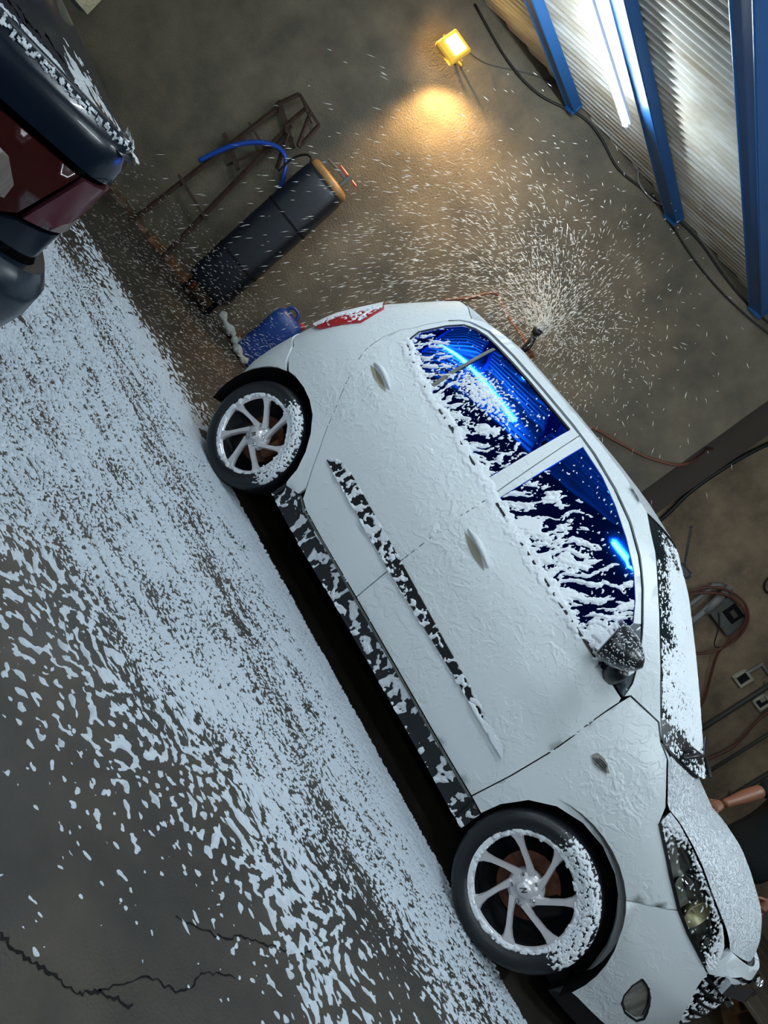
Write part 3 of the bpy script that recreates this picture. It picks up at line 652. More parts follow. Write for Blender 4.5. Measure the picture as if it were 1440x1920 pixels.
W1 = wheel(0, .098, .30, math.radians(77.3), True); W2 = wheel(2.47, .098, .30, math.radians(50.5), False)
def copy_tree(o, parent=None):
    c = o.copy(); COL.objects.link(c)
    if parent: c.parent = parent; c.matrix_parent_inverse = o.matrix_parent_inverse.copy()
    for ch in list(o.children): copy_tree(ch, c)
    return c
for W_ in (W1, W2):
    c = copy_tree(W_, car); c.location = (W_.location.x, CW - .098, .30); c.rotation_euler = (0, 0, PI)
# wheel arch liners
for cx in (0.0, 2.47):
    V = []; F = []
    for k in range(25):
        a = math.radians(-15 + 210 * k / 24)
        for y in (.035, .33): V.append((cx + .375 * math.cos(a), y, .30 + .375 * math.sin(a)))
    for k in range(24): F.append((2 * k, 2 * k + 1, 2 * k + 3, 2 * k + 2))
    b = len(V); V += [(cx - .375, .33, .1), (cx + .375, .33, .1), (cx + .375, .33, .69), (cx - .375, .33, .69)]; F.append((b, b + 1, b + 2, b + 3))
    o = cp(link('wheel_arch_liner', mesh('wheel_arch_liner', V, F), M['matte'], car)); mirror(o)

# ------------------------------------------------------------------ soap foam
def foam_sheet(name, surf, U, V, hf, m, lab=None, cat=None, mask=None, base=0.0, lo=-.004, hi=.02):
    A, B = np.meshgrid(U, V, indexing='ij'); H = np.clip(hf(A, B), lo, hi)
    P = surf(A, B, H + base); nu, nv = A.shape; idx = np.arange(nu * nv).reshape(nu, nv)
    F = np.stack([idx[:-1, :-1], idx[1:, :-1], idx[1:, 1:], idx[:-1, 1:]], -1).reshape(-1, 4)
    k = (H.ravel()[F] > 0).any(1)
    if mask is not None:
        c = np.stack([A.ravel()[F].mean(1), B.ravel()[F].mean(1)], 1); k &= inpoly(c[:, 0], c[:, 1], mask)
    F = F[k]; used = np.unique(F); rm = np.zeros(nu * nv, int); rm[used] = np.arange(len(used))
    o = link(name, fastmesh(name, P.reshape(-1, 3)[used], rm[F]), m, None, True); tag(o, lab, cat, None, 'stuff'); return o
def carfoam(*a, **k):
    o = foam_sheet('foam', *a, **k); o.parent = car; return cp(o)
def win_h(thr_pts, f1=(26, 10), seed=1, sz=0.45, fl=.34):
    def f(s, z):
        v = (z - 1.12) / .44; w_ = .05 * fbm(s * 6, z * 6, 2, seed + 7)
        a = s - (z - 1.1) * sz
        n = fbm((a + w_) * f1[0], (z + w_) * f1[1], 4, seed) + .40 * pn(a * 60, z * 45, seed + 3) + .25 * pn(a * 110, z * 100, seed + 4)
        t = np.interp(v, *zip(*thr_pts)); t = t + .14 + .25 * pn(s * 3.2, z * 3.2, seed + 20)
        h = .020 * (n - t) 
        n2 = fbm((s + z * .5) * 75, (z - s * .4) * 38, 2, seed + 11) + .3 * pn(s * 5, z * 5, seed + 2)
        return np.maximum(h, .012 * (n2 - (.80 - .1 * (v < .6))))
    return f
carfoam(S, np.arange(-1.15, -.10, .0032), np.arange(1.12, 1.58, .0036), win_h([(0, -.75), (.22, -.12), (.45, .16), (.56, .62), (.8, 1.1), (1, 1.3)], seed=1), M['foam'], mask=shrink(GR, .002), base=-.006, hi=.009)
carfoam(S, np.arange(-.02, .88, .0032), np.arange(1.04, 1.58, .0036), win_h([(-.1, -.6), (.1, -.18), (.42, .06), (.6, .50), (.85, 1.0), (1.1, 1.3)], seed=4), M['foam'], mask=shrink(GF, .002), base=-.006, hi=.010)
# the flung patch across the upper rear window
def patch(s, z):
    d = np.hypot((s + .52 - (z - 1.37) * .8) / .21, (z - 1.36) / .085); n = fbm(s * 60, z * 60, 3, 31)
    return .010 * (n * .9 + .55 - d * .9)
carfoam(S, np.arange(-.85, -.2, .003), np.arange(1.24, 1.50, .003), patch, M['foam'], mask=shrink(GR, .002), base=-.006, hi=.006)
cell = lambda f, g, t, seed, amp=.016: (lambda s, z: amp * (fbm(s * f + .6 * pn(s * 9, z * 9, 3), z * g + .6 * pn(s * 9 + 5, z * 9, 4), 3, seed) + .25 * pn(s * f * 3, z * g * 3, seed + 1) + .35 * pn(s * 4, z * 4, seed + 5) - t))
carfoam(S, np.arange(-.68, .93, .003), np.arange(.51, .64, .003), lambda s, z: cell(26, 22, .06, 41)(s, z) + .012 * sm(.62, .80, s), M['foam'], mask=shrink(rub, -.004), base=.008, hi=.006)
carfoam(S, np.arange(-.77, 1.08, .0035), np.arange(.18, .36, .0035), cell(20, 14, .10, 43), M['foam'], mask=shrink(sillp, .002), base=-.012, hi=.008)
carfoam(S, np.arange(-.72, .98, .0035), np.arange(.32, .56, .0035), cell(55, 20, 1.0, 44), M['foam'], base=.0, hi=.003)
carfoam(S, np.arange(.78, 1.04, .003), np.arange(1.05, 1.29, .003), cell(18, 18, .45, 46), M['foam'], mask=sail, base=.004, hi=.006)
# along the belt line, foam bulges over the weatherstrip
belt = [(-1.07, 1.215), (-.979, 1.192), (-.795, 1.162), (-.495, 1.143), (-.12, 1.118), (0, 1.10), (.376, 1.079), (.644, 1.065), (.84, 1.058)]
def belth(s, z):
    zb = np.interp(s, *zip(*belt)); d = (z - zb) / .035; return .010 * (.75 - d * d + .9 * fbm(s * 24, z * 24, 3, 51) - .5 * sm(.45, .8, s))
carfoam(S, np.arange(-1.1, .86, .0035), np.arange(1.02, 1.27, .0035), belth, M['foam'], base=.0, hi=.008)
# lumps lying on door skins and wing
def lumps(s, z):
    n = fbm(s * 17 + .8 * pn(s * 8, z * 8, 61), z * 17 + .8 * pn(s * 8, z * 8, 62), 3, 60); r = 1 - np.abs(n) * 2.2
    reg = fbm(s * 2.2, z * 2.6, 2, 66); return .0045 * (r - .70 + .5 * np.clip(reg, -1, .6))
door_mask = [(-1.35, .70), (-.60, .64), (.9, .56), (1.0, .58), (1.2, .70), (1.45, .80), (1.40, .95), (1.20, 1.05), (1.0, 1.0), (-.1, 1.10), (-1.15, 1.16), (-1.3, 1.3), (-1.5, 1.0)]
carfoam(S, np.arange(-1.5, 1.45, .0042), np.arange(.56, 1.3, .0042), lumps, M['car'], mask=door_mask, base=.0, hi=.0035, lo=-.002)
# rear lamp foam, tail
carfoam(S, np.arange(-2.0, -1.37, .004), np.arange(.84, 1.25, .004), lambda s, z: .012 * (fbm(s * 40, z * 40, 3, 70) + .55 * sm(.98, 1.1, z) + 2.2 * sm(-1.50, -1.62, s) - .55 - .0 * z), M['foam'], mask=shrink(RLP, .004), base=.012, hi=.005)
# windscreen
def ws_surf(u, t, off):
    iu = np.clip(u * 25, 0, 24.999); it = np.clip(t * 30, 0, 29.999); i = iu.astype(int); j = it.astype(int); a = (iu - i)[..., None]; b = (it - j)[..., None]
    P = WSV[i, j] * (1 - a) * (1 - b) + WSV[i + 1, j] * a * (1 - b) + WSV[i, j + 1] * (1 - a) * b + WSV[i + 1, j + 1] * a * b
    return P + np.array([.52, 0, .85]) * np.asarray(off)[..., None]
def wsh(u, t):
    n = fbm(u * 40, t * 130, 3, 80) + .6 * pn(u * 100, t * 240, 81); d = .48 - .75 * sm(.16, .05, t) * sm(.75, .5, u) - .75 * sm(.22, .12, u) * sm(.5, .35, t) - .75 * sm(.82, .93, u) + .35 * pn(u * 9, t * 9, 83)
    return .010 * (n + d - .32)
carfoam(ws_surf, np.linspace(.02, 1, 300), np.linspace(.012, .988, 520), wsh, M['foam'], base=.001, hi=.006)
def hood_surf(u, t, off):
    iu = np.clip(u * 33, 0, 32.999); it = np.clip(t * 40, 0, 39.999); i = iu.astype(int); j = it.astype(int); a = (iu - i)[..., None]; b = (it - j)[..., None]
    P = HV[i, j] * (1 - a) * (1 - b) + HV[i + 1, j] * a * (1 - b) + HV[i, j + 1] * (1 - a) * b + HV[i + 1, j + 1] * a * b
    return P + np.array([.15, 0, .98]) * np.asarray(off)[..., None]
def hoodh(u, t):
    n = fbm(u * 38 + .7 * pn(u * 14, t * 14, 91), t * 52 + .7 * pn(u * 14, t * 14, 92), 2, 90); return .0038 * (1 - np.abs(n) * 2.4 - .35)
carfoam(hood_surf, np.linspace(.02, .99, 260), np.linspace(.03, .97, 380), hoodh, M['hood'], base=.0, hi=.003, lo=-.002)
# headlight lens: foam along its lower front
carfoam(S, np.arange(1.5, 2.09, .003), np.arange(.67, .945, .003), lambda s, z: .008 * (fbm(s * 75, z * 75, 3, 95) - .78 + 1.1 * sm(1.93, 2.05, s) + .9 * sm(1.66, 1.52, s) + .9 * sm(.05, .0, np.interp(s, [1.5, 1.657, 1.755, 1.859, 1.973, 2.06], [.94, .925, .902, .868, .83, .77]) - z)), M['foam'], mask=shrink(head, .003), base=.002, hi=.004)
carfoam(S, np.arange(1.9, SMAX, .004), np.arange(.38, .72, .004), lambda s, z: .010 * (fbm(s * 45, z * 30, 3, 97) - .35), M['foam'], mask=[(2.08, .667), (2.14, .70), (SMAX, .70), (SMAX, .385), (2.30, .405), (2.17, .505), (2.10, .60)], base=-.012, hi=.004)
# tyres: sidewall foam in polar coordinates
def tyre_foam(W_, cx, a0, a1, seed, thr):
    pr = [(.205, .072), (.222, .078), (.245, .090), (.270, .092), (.288, .082), (.298, .062)]
    rr = np.array([p[0] for p in pr]); yy = np.array([p[1] for p in pr])
    def sf(a, r, off):
        y = np.interp(r, rr, yy); return np.stack([r * np.cos(a), -(y + off), r * np.sin(a)], -1)
    def hf(a, r):
        g = sm(a0, a0 + .5, a) * (1 - sm(a1 - .6, a1, a)); n = fbm(a * 16, r * 75, 3, seed) + .3 * pn(a * 50, r * 160, seed + 2)
        return .012 * (n - thr + 1.0 * g - 1.2 * (1 - g) - .5 * sm(.280, .297, r))
    o = foam_sheet('foam', sf, np.arange(a0 - .6, a1 + .5, .009), np.linspace(.207, .297, 50), hf, M['foam'], base=0.0, hi=.006); o.parent = W_
tyre_foam(W1, 0, -.75, 1.9, 101, .55); tyre_foam(W2, 2.47, -.5, 2.2, 105, .55)
def rim_foam(W_, seed):
    def sf(a, r, off): return np.stack([r * np.cos(a), -(.066 + off), r * np.sin(a)], -1)
    def hf(a, r): return .010 * (fbm(np.cos(a) * r * 40, np.sin(a) * r * 40, 3, seed) - .55 + .9 * sm(.200, .214, r) + .5 * sm(-1.6, -2.4, a))
    o = foam_sheet('foam', sf, np.arange(-PI, PI, .018), np.linspace(.198, .224, 12), hf, M['foam'], base=.010, hi=.005); o.parent = W_
rim_foam(W1, 111); rim_foam(W2, 113)
def flecks(name, P, D, L, R, m, parent=None):         # elongated droplets: points, unit directions, half length, radius
    n = len(P); D = D / np.maximum(np.linalg.norm(D, axis=1, keepdims=True), 1e-9); h = np.where(np.abs(D[:, 2:3]) < .9, [[0, 0, 1.]], [[1., 0, 0]])
    A = np.cross(D, h); A /= np.linalg.norm(A, axis=1, keepdims=True); B = np.cross(D, A); L = L[:, None]; R = R[:, None]
    V = np.stack([P + D * L, P + A * R, P + B * R, P - A * R, P - B * R, P - D * L], 1).reshape(-1, 3)
    f = np.array([(0, 1, 2), (0, 2, 3), (0, 3, 4), (0, 4, 1), (5, 2, 1), (5, 3, 2), (5, 4, 3), (5, 1, 4)])
    F = (np.arange(n)[:, None, None] * 6 + f[None]).reshape(-1, 3); o = link(name, fastmesh(name, V, F), m, parent, True); return o
# flecks on the mirror cap
me_ = mo.data; co = np.array([v.co[:] for v in me_.vertices]); nn_ = np.array([v.normal[:] for v in me_.vertices])
ii = RNG.integers(0, 180, 520); jj = ii + 20; w_ = RNG.random((520, 1)); P = co[ii] * w_ + co[(ii + 1)] * (1 - w_) ; w_ = RNG.random((520, 1)); P = P * w_ + co[jj] * (1 - w_)
ctr = co.mean(0); D = np.cross(P - ctr, RNG.normal(size=(520, 3))); P = P + (P - ctr) * .01
o = flecks('foam_fleck', P, D, RNG.uniform(.002, .008, 520), RNG.uniform(.001, .0025, 520), M['foam']); o.parent = mo; tag(o, kind='stuff')
# --- floor foam
def fdens(x, y):
    d = 2.047 - .435 * x + .615 * y
    d2 = .95 - 1.0 * (y + .25) * sm(.2, -.9, x) - .55 * np.clip(-x - 1.1, 0, 9)            # thins towards the wall, behind the car
    return np.minimum(np.minimum(d, 1.0), d2) - 1.3 * sm(3.0, 3.55, x + .15 * pn(x * 2, y * 2, 77)) + .14 * fbm(x * 1.7, y * 2.6, 3, 120)
def ffloor(x, y):
    d = fdens(x, y); an = .22; X = x * math.cos(an) + y * math.sin(an); Y = -x * math.sin(an) + y * math.cos(an)
    X = X + .05 * pn(x * 5, y * 5, 3); Y = Y + .03 * pn(x * 5, y * 5, 8)
    big = fbm(X * 27, Y * 33, 2, 130) + .15 * pn(X * 70, Y * 70, 131); fine = fbm(X * 58, Y * 125, 2, 133) + .40 * fbm(X * 5, Y * 24, 2, 135)
    small = pn(X * 48, Y * 60, 137)
    near = sm(.95, .45, d)
    n = big * near + fine * (1 - near)
    t = np.interp(d, [-.3, 0, .15, .3, .6, 1], [1.6, 1.02, .78, .50, .10, -.12])
    t = t + .30 * np.exp(-((y + .42 + .08 * x) / .13) ** 2) - .5 * np.exp(-((y - .06) / .13) ** 2) * (x < 2.3) - .25 * np.exp(-((y + .80 + .10 * x) / .14) ** 2)
    h = .014 * (n - np.clip(t, -.5 * np.exp(-((y - .06) / .13) ** 2) - .04 - .25 * fbm(x * 3, y * 8, 2, 140), 2))
    return np.maximum(h, .012 * (small - (.83 - .22 * d) - .4 * (d < -.05)))
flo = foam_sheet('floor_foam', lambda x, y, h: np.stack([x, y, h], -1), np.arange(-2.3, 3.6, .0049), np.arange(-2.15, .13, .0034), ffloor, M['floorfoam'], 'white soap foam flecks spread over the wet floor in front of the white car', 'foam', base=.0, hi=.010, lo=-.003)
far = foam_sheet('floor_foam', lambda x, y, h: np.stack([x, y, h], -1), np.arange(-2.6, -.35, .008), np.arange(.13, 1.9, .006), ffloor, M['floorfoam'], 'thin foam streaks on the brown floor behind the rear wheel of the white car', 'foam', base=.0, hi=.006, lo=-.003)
# large clots near the camera
b = MB()
# --- airborne spray
N0 = np.array(wp(2.12, 1.90, 1.25)); n = 5200
el = np.radians(RNG.normal(62, 30, n)); sp = RNG.uniform(1.6, 4.9, n) * RNG.uniform(.6, 1.05, n); az = RNG.normal(0, .22, n)
wd, wn = np.array(WD), np.array(WN)
V0 = (-wd[None] * (np.cos(el) * np.cos(az))[:, None] + wn[None] * (np.sin(az) * .55)[:, None] + np.array([0, 0, 1.])[None] * np.sin(el)[:, None]) * sp[:, None]
tm = RNG.random(n) ** .85 * .62; P = N0 + V0 * tm[:, None] + .5 * np.array([0, 0, -9.8]) * (tm ** 2)[:, None]; D = V0 + np.array([0, 0, -9.8]) * tm[:, None]
dw = (P - np.array(WO)) @ wn; ok = (dw < -.06) & (P[:, 2] > .05) & ~((P[:, 1] < 1.75) & (P[:, 2] < 1.68) & (P[:, 0] > -.65)); P = P[ok]; D = D[ok]; n = len(P)
L = RNG.uniform(.004, .016, n) * (1 + .3 * np.linalg.norm(D, axis=1)); R = RNG.uniform(.0011, .0027, n)
o = flecks('water_spray', P, D, L, R, M['drop']); tag(o, 'fan of white spray drops flying over the roof of the white car', 'spray', None, 'stuff')
n = 900; P = N0 + RNG.normal(size=(n, 3)) * np.array([.32, .25, .30]) + np.array([.05, 0, .1]); ok = ((P - np.array(WO)) @ wn < -.1) & (P[:, 2] > 1.68); P = P[ok]; D = P - N0 + np.array([0, 0, .3]); n = len(P)
o = flecks('foam_clot', P, D, RNG.uniform(.003, .011, n), RNG.uniform(.0015, .0040, n), M['drop']); tag(o, 'loose foam clots in the air by the hand with the spray nozzle', 'foam', None, 'stuff')
n = 2600; P = np.stack([RNG.uniform(-2.6, -.4, n), RNG.uniform(.0, 1.7, n), RNG.random(n) ** 2 * .55 + .01], 1); ok = ((P - np.array(WO)) @ wn < -.1); P = P[ok]; n = len(P)
D = np.array([.75, .35, .35]) + RNG.normal(size=(n, 3)) * .25
o = flecks('splash_drops', P, D, RNG.uniform(.006, .018, n), RNG.uniform(.0008, .0017, n), M['drop']); tag(o, 'small splash drops low over the brown floor by the jerrycan', 'spray', None, 'stuff')

# ------------------------------------------------------------------ dark sedan, rear corner in view
SP = Vector((.572, -1.892, 0)); E1 = Vector((.244, .970, 0)).normalized(); E2 = Vector((-.970, .242, 0)).normalized()
sed = empty('saloon_car', (SP - E1 * .8 + E2 * .0), 0, 'dark navy saloon car at the left edge, rear corner with red lamp', 'car')
SI = Matrix.Translation(-sed.location)
def sc(o): o.parent = sed; o.matrix_parent_inverse = SI; return o
_pl = np.array([(-1.63, 1.9), (-1.63, .3), (-1.61, .12), (-1.55, .04), (-1.4, -.01), (-.85, -.05), (-.45, -.035), (-.22, -.012), (-.11, .006), (-.05, .028), (-.015, .062), (.002, .11), (.01, .2), (.014, .6), (.012, 1.2), (.0, 1.9)])
from itertools import accumulate
_pc = np.array([tuple(v)[:2] for v in curve_pts([(a, b_, 0) for a, b_ in _pl], 12)])
_pd = np.r_[0, np.cumsum(np.linalg.norm(np.diff(_pc, axis=0), axis=1))]; _k = np.argmin(np.abs(_pc[:, 0] + .22) + 9 * (_pc[:, 1] > .3)); _pd = _pd - _pd[_k] - .22
_oz = ([0, .30, .36, .5, .58, .628, .64, .66, .90, .97, 1.02, 1.05], [.0, .0, .045, .075, .07, .03, .0, .0, .0, -.006, -.022, -.05])
def T(p, z, off=0.0):
    p = np.asarray(p, float); z = np.asarray(z, float); o = np.interp(z, *_oz) + np.asarray(off)
    a = np.interp(p, _pd, _pc[:, 0]); b = np.interp(p, _pd, _pc[:, 1]); ta = np.interp(p + .01, _pd, _pc[:, 0]) - np.interp(p - .01, _pd, _pc[:, 0]); tb = np.interp(p + .01, _pd, _pc[:, 1]) - np.interp(p - .01, _pd, _pc[:, 1])
    l = np.hypot(ta, tb) + 1e-9; a = a + tb / l * o; b = b - ta / l * o
    a, b, z = np.broadcast_arrays(a, b, z)
    return np.stack([SP.x + E1.x * a + E2.x * b, SP.y + E1.y * a + E2.y * b, z], -1)
def spn(name, poly, m, off=0.0, skirt=.015, gap=.003, holes=(), h=.03): return sc(panel(name, poly, m, parent=sed, off=off, skirt=skirt, gap=gap, holes=holes, h=h, surf=T, root=False))
PE = float(_pd[-1]) - .02; PB = float(_pd[0]) + .02
lampi = [(-.50, .885), (-.094, .893), (-.138, .722), (-.19, .685), (-.50, .665)]
lampo = [(-.083, .893), (.03, .906), (.10, .90), (.085, .755), (.03, .742), (-.125, .718)]
spn('boot_lid', [(-1.45, .905), (-.50, .90), (-.07, .905), (.012, .912), (.02, .96), (-.005, 1.032), (-1.45, 1.045)], M['navy'])
spn('boot_lid', [(-1.1, .66), (-.505, .66), (-.505, .895), (-1.1, .90)], M['navy'])
spn('tail_lamp', lampi, M['nred'], off=.004); spn('tail_lamp', lampo, M['nred2'], off=.004)
spn('reverse_lamp', [(-.33, .83), (-.24, .82), (-.19, .775), (-.185, .735), (-.25, .715), (-.34, .715)], M['reverse'], off=.0065, skirt=.004, gap=0)
spn('reverse_lamp', [(-.05, .735), (.03, .748), (.075, .760), (.06, .80), (.01, .785), (-.03, .765)], M['reverse'], off=.0065, skirt=.004, gap=0)
spn('tail_lamp', [(-1.15, .665), (-1.47, .72), (-1.5, .89), (-1.15, .89)], M['nred'], off=.004)
spn('quarter_panel', [(.026, .912), (.105, .903), (.095, .752), (.03, .735), (-.125, .710), (-.195, .675), (-.5, .655), (-.5, .638), (PE, .638), (PE, .96), (.3, .99), (.0, 1.03)], M['navy'])
spn('quarter_panel', [(PB, .638), (-1.48, .638), (-1.48, .72), (-1.53, .9), (-1.47, 1.03), (-1.75, .99), (PB, .96)], M['navy'])
spn('rear_bumper', [(PB, .33), (PE, .33), (PE, .622), (PB, .622)], M['navyb'], h=.035, skirt=.03)
# top deck, rear glass and roof
V = []; F = []; nb = 16; na = 24
for i in range(nb):
    b_ = (i / (nb - 1)) * 1.9
    for j in range(na):
        f = j / (na - 1); a = -1.6 + 1.585 * f; ed = min(f, 1 - f)
        bb = b_ + (.03 if i == 0 else 0); g = sm(.55, 1.15, b_) * sm(.06, .22, ed) * .36; z = 1.012 + .018 * sm(0, .12, ed) - .02 * (i == 0) + g
        p = SP + E1 * a + E2 * bb; V.append((p.x, p.y, z))
for i in range(nb - 1):
    for j in range(na - 1): F.append((i * na + j, i * na + j + 1, (i + 1) * na + j + 1, (i + 1) * na + j))
sc(link('rear_deck', mesh('rear_deck', V, F), M['navy'], sed, True))
def decks(a, b, off):
    ed = np.minimum(-a, a + 1.6) / 1.6; z = 1.010 + .018 * sm(0, .12, ed)
    return np.stack([SP.x + E1.x * a + E2.x * b, SP.y + E1.y * a + E2.y * b, z + off], -1)
def deckh(a, b): return .006 * (fbm(a * 20 + b * 5, b * 3.2 - a, 3, 201) * 1.1 + .6 * fbm(a * 90, b * 14, 2, 203) - .02 - .9 * sm(-.10, -.03, a))
o = foam_sheet('foam', decks, np.arange(-1.1, -.005, .0045), np.arange(.04, .56, .008), deckh, M['hood'], base=0, hi=.002); sc(o)
o = foam_sheet('foam', lambda p, z, off: T(p, z, off), np.arange(-.6, .2, .004), np.arange(.985, 1.04, .003), lambda p, z: .003 * (fbm(p * 120, z * 160, 3, 207) - .15 - 55 * np.abs(z - 1.020)), M['hood'], base=0, hi=.0012); sc(o)
b = MB().box(SP - E1 * .8 + E2 * .95 + Vector((0, 0, .62)), (1.50, 1.75, .66), Matrix((E1, E2, Vector((0, 0, 1)))).transposed(), .05); sc(b.build('body_shell', M['matte'], sed))
pm = SP + E1 * .07 + E2 * 1.86 + Vector((0, 0, 1.07)); MS = Matrix((E1, E2, Vector((0, 0, 1)))).transposed()
b = MB().box(pm, (.16, .09, .12), MS, .03); dm = sc(b.build('door_mirror', M['black'], sed)); b = MB().box(pm - E2 * .047 + E1 * .015, (.11, .006, .085), MS, .002); o = b.build('mirror_glass', M['gold'], dm); o.matrix_parent_inverse = Matrix.Identity(4)  # mirror glass coloured gold to paint in the amber lamp's reflection
for a in (-.14, -1.48):
    b = MB().lathe([(.20, .08), (.27, .085), (.295, .06), (.295, -.06), (.27, -.085), (.20, -.08)], 40, Matrix.Translation(SP + E1 * a + E2 * .72 + Vector((0, 0, .295))) @ MS.to_4x4() @ Matrix.Rotation(PI / 2, 4, 'Y'), caps=False)
    ty = sc(b.build('tyre', M['rubber'], sed, True))
    b = MB().lathe([(.001, .05), (.06, .06), (.19, .03), (.205, .07), (.205, -.07)], 40, Matrix.Translation(SP + E1 * a + E2 * .72 + Vector((0, 0, .295))) @ MS.to_4x4() @ Matrix.Rotation(PI / 2 if a > -1 else -PI / 2, 4, 'Y'), caps=False)
    o = b.build('wheel_disc', M['greybox'], ty, True); o.matrix_parent_inverse = Matrix.Identity(4)

# ------------------------------------------------------------------ things along the walls
def thing(name, loc, label, cat, group=None):
    t = empty(name, loc, 0, label, cat, group); return t
def add(mb, name, m, t, smooth=False):
    o = mb.build(name, m, t, smooth)
    if t.parent is None: o.matrix_parent_inverse = Matrix.Translation(-t.location)
    else: o.matrix_parent_inverse = Matrix.Identity(4)
    return o
# muddy ledge at the foot of the wall: broken stones
for i, (a0, a1, h, d, m, lb) in enumerate(((-1.4, -.45, .045, .09, 'brown', 'muddy plaster ledge at the wall foot nearest the navy car'), (-.44, .12, .05, .10, 'brick', 'orange-brown ledge piece at the wall foot beside the dark tank'), (.13, .62, .035, .07, 'concrete', 'grey ledge piece at the foot of the dark tank'))):
    n = 16; V = []; F = []
    for k in range(n):
        a = a0 + (a1 - a0) * k / (n - 1); w_ = d * (1 + .3 * math.sin(k * 1.7 + i)); hh = h * (1 + .25 * math.sin(k * 2.3 + 2 * i))
        for dd, z in ((-.01, 0), (w_, 0), (w_ * .9, hh * .7), (w_ * .55, hh), (-.01, hh * 1.05)): V.append(wp(a, z, dd))
    for k in range(n - 1):
        for q_ in range(4): F.append((k * 5 + q_, k * 5 + q_ + 1, (k + 1) * 5 + q_ + 1, (k + 1) * 5 + q_))
    F += [(0, 1, 2, 3, 4)[::-1], tuple((n - 1) * 5 + q_ for q_ in range(5))]
    o = link('wall_ledge', mesh('wall_ledge', V, F), M[m], None, False); tag(o, lb, 'ledge')
b = MB()
for k in range(3):
    V = [wp(.66 + .0 + k * .09, .02, .10) + Vector((random.uniform(-.01, .01), random.uniform(-.01, .01), 0))]
    b.box(wp(.60 + k * .09, .05 + .01 * k, .07), (.085, .07, .09), MW @ Matrix.Rotation(.3 * k, 3, 'Z'), .012)
tag(b.build('brick_pieces', M['brick'], None), 'broken orange bricks at the wall foot between tank and jerrycan', 'brick')
# wrung-out foam / rag lying on the ledge
P = curve_pts([wp(.40, .10, .16), wp(.50, .075, .20), wp(.62, .06, .19), wp(.68, .045, .27), wp(.76, .04, .36), wp(.88, .03, .40)], 6); n_ = len(P)
b = MB().tube(P, [.028 + .014 * math.sin(k * 1.3) * math.cos(k * .7) for k in range(n_)][:1] + [.03 + .013 * math.sin(k * .9) for k in range(1, n_ - 1)] + [.008], 10)
b.V = [tuple(Vector(v) + Vector((random.uniform(-.004, .004),) * 3)) for v in b.V]
rg = b.build('wet_rag', mat('pale wet rag', (.36, .40, .38), rough=.7, bump=.6, bscale=40), None, True); tag(rg, 'pale twisted wet rag lying along the wall foot by the jerrycan', 'rag')
# dark tank
tc = wp(.215, 0, .30); tk = thing('compressor_tank', tc, 'tall dark blue tank with tan lid against the concrete wall', 'tank')
MT = Matrix.Translation(tc) @ MW.to_4x4()
def rr(hx, hy, n=28, p=3.4): return [(hx * math.copysign(abs(math.cos(2 * PI * k / n)) ** (2 / p), math.cos(2 * PI * k / n)), hy * math.copysign(abs(math.sin(2 * PI * k / n)) ** (2 / p), math.sin(2 * PI * k / n))) for k in range(n)]
def extr(levels, hx, hy, MX):
    V = []; F = []; n = 28
    for z, s_ in levels:
        for x, y in rr(hx * s_, hy * s_): V.append(MX @ Vector((x, y, z)))
    for i in range(len(levels) - 1):
        for k in range(n): F.append((i * n + k, i * n + (k + 1) % n, (i + 1) * n + (k + 1) % n, (i + 1) * n + k))
    F += [tuple(range(n))[::-1], tuple((len(levels) - 1) * n + k for k in range(n))]
    return MB().add(V, F)
add(extr([(.16, .93), (.19, .99), (.5, 1.0), (.9, 1.0), (1.3, 1.0), (1.40, .98), (1.44, .92)], .195, .16, MT), 'tank_body', M['tank'], tk, True)
add(extr([(1.43, .90), (1.455, .97), (1.48, .93), (1.50, .78), (1.505, .3)], .195, .16, MT), 'lid', M['tan'], tk, True)
for s in (-1, 1): add(MB().tube([MT @ Vector((s * .13, 0, .17)), MT @ Vector((s * .14, 0, 0))], .02, 8), 'leg', M['matte'], tk)
for z in (.50, 1.02):
    add(extr([(z, 1.012), (z + .02, 1.012)], .195, .16, MT), 'hoop', M['matte'], tk)
vb = MB().tube([MT @ Vector((-.12, 0, 1.49)), MT @ Vector((-.12, 0, 1.56)), MT @ Vector((-.02, -.02, 1.57)), MT @ Vector((.10, -.02, 1.57))], .012, 8).tube([MT @ Vector((.09, -.02, 1.50)), MT @ Vector((.09, -.02, 1.62))], .018, 8)
vv_ = add(vb, 'valve', M['greybox'], tk)
add(MB().box(MT @ Vector((.03, -.03, 1.60)), (.10, .02, .022), MW, .004).box(MT @ Vector((.15, -.03, 1.60)), (.06, .02, .02), MW, .004), 'valve_handle', M['redcap'], vv_)
add(MB().tube(curve_pts([MT @ Vector((-.17, -.02, 1.40)), MT @ Vector((-.21, 0, 1.46)), MT @ Vector((-.27, .02, 1.44)), MT @ Vector((-.32, .05, 1.34)), MT @ Vector((-.33, .08, 1.2))], 6), .009, 6), 'air_hose', M['wire'], tk, True)
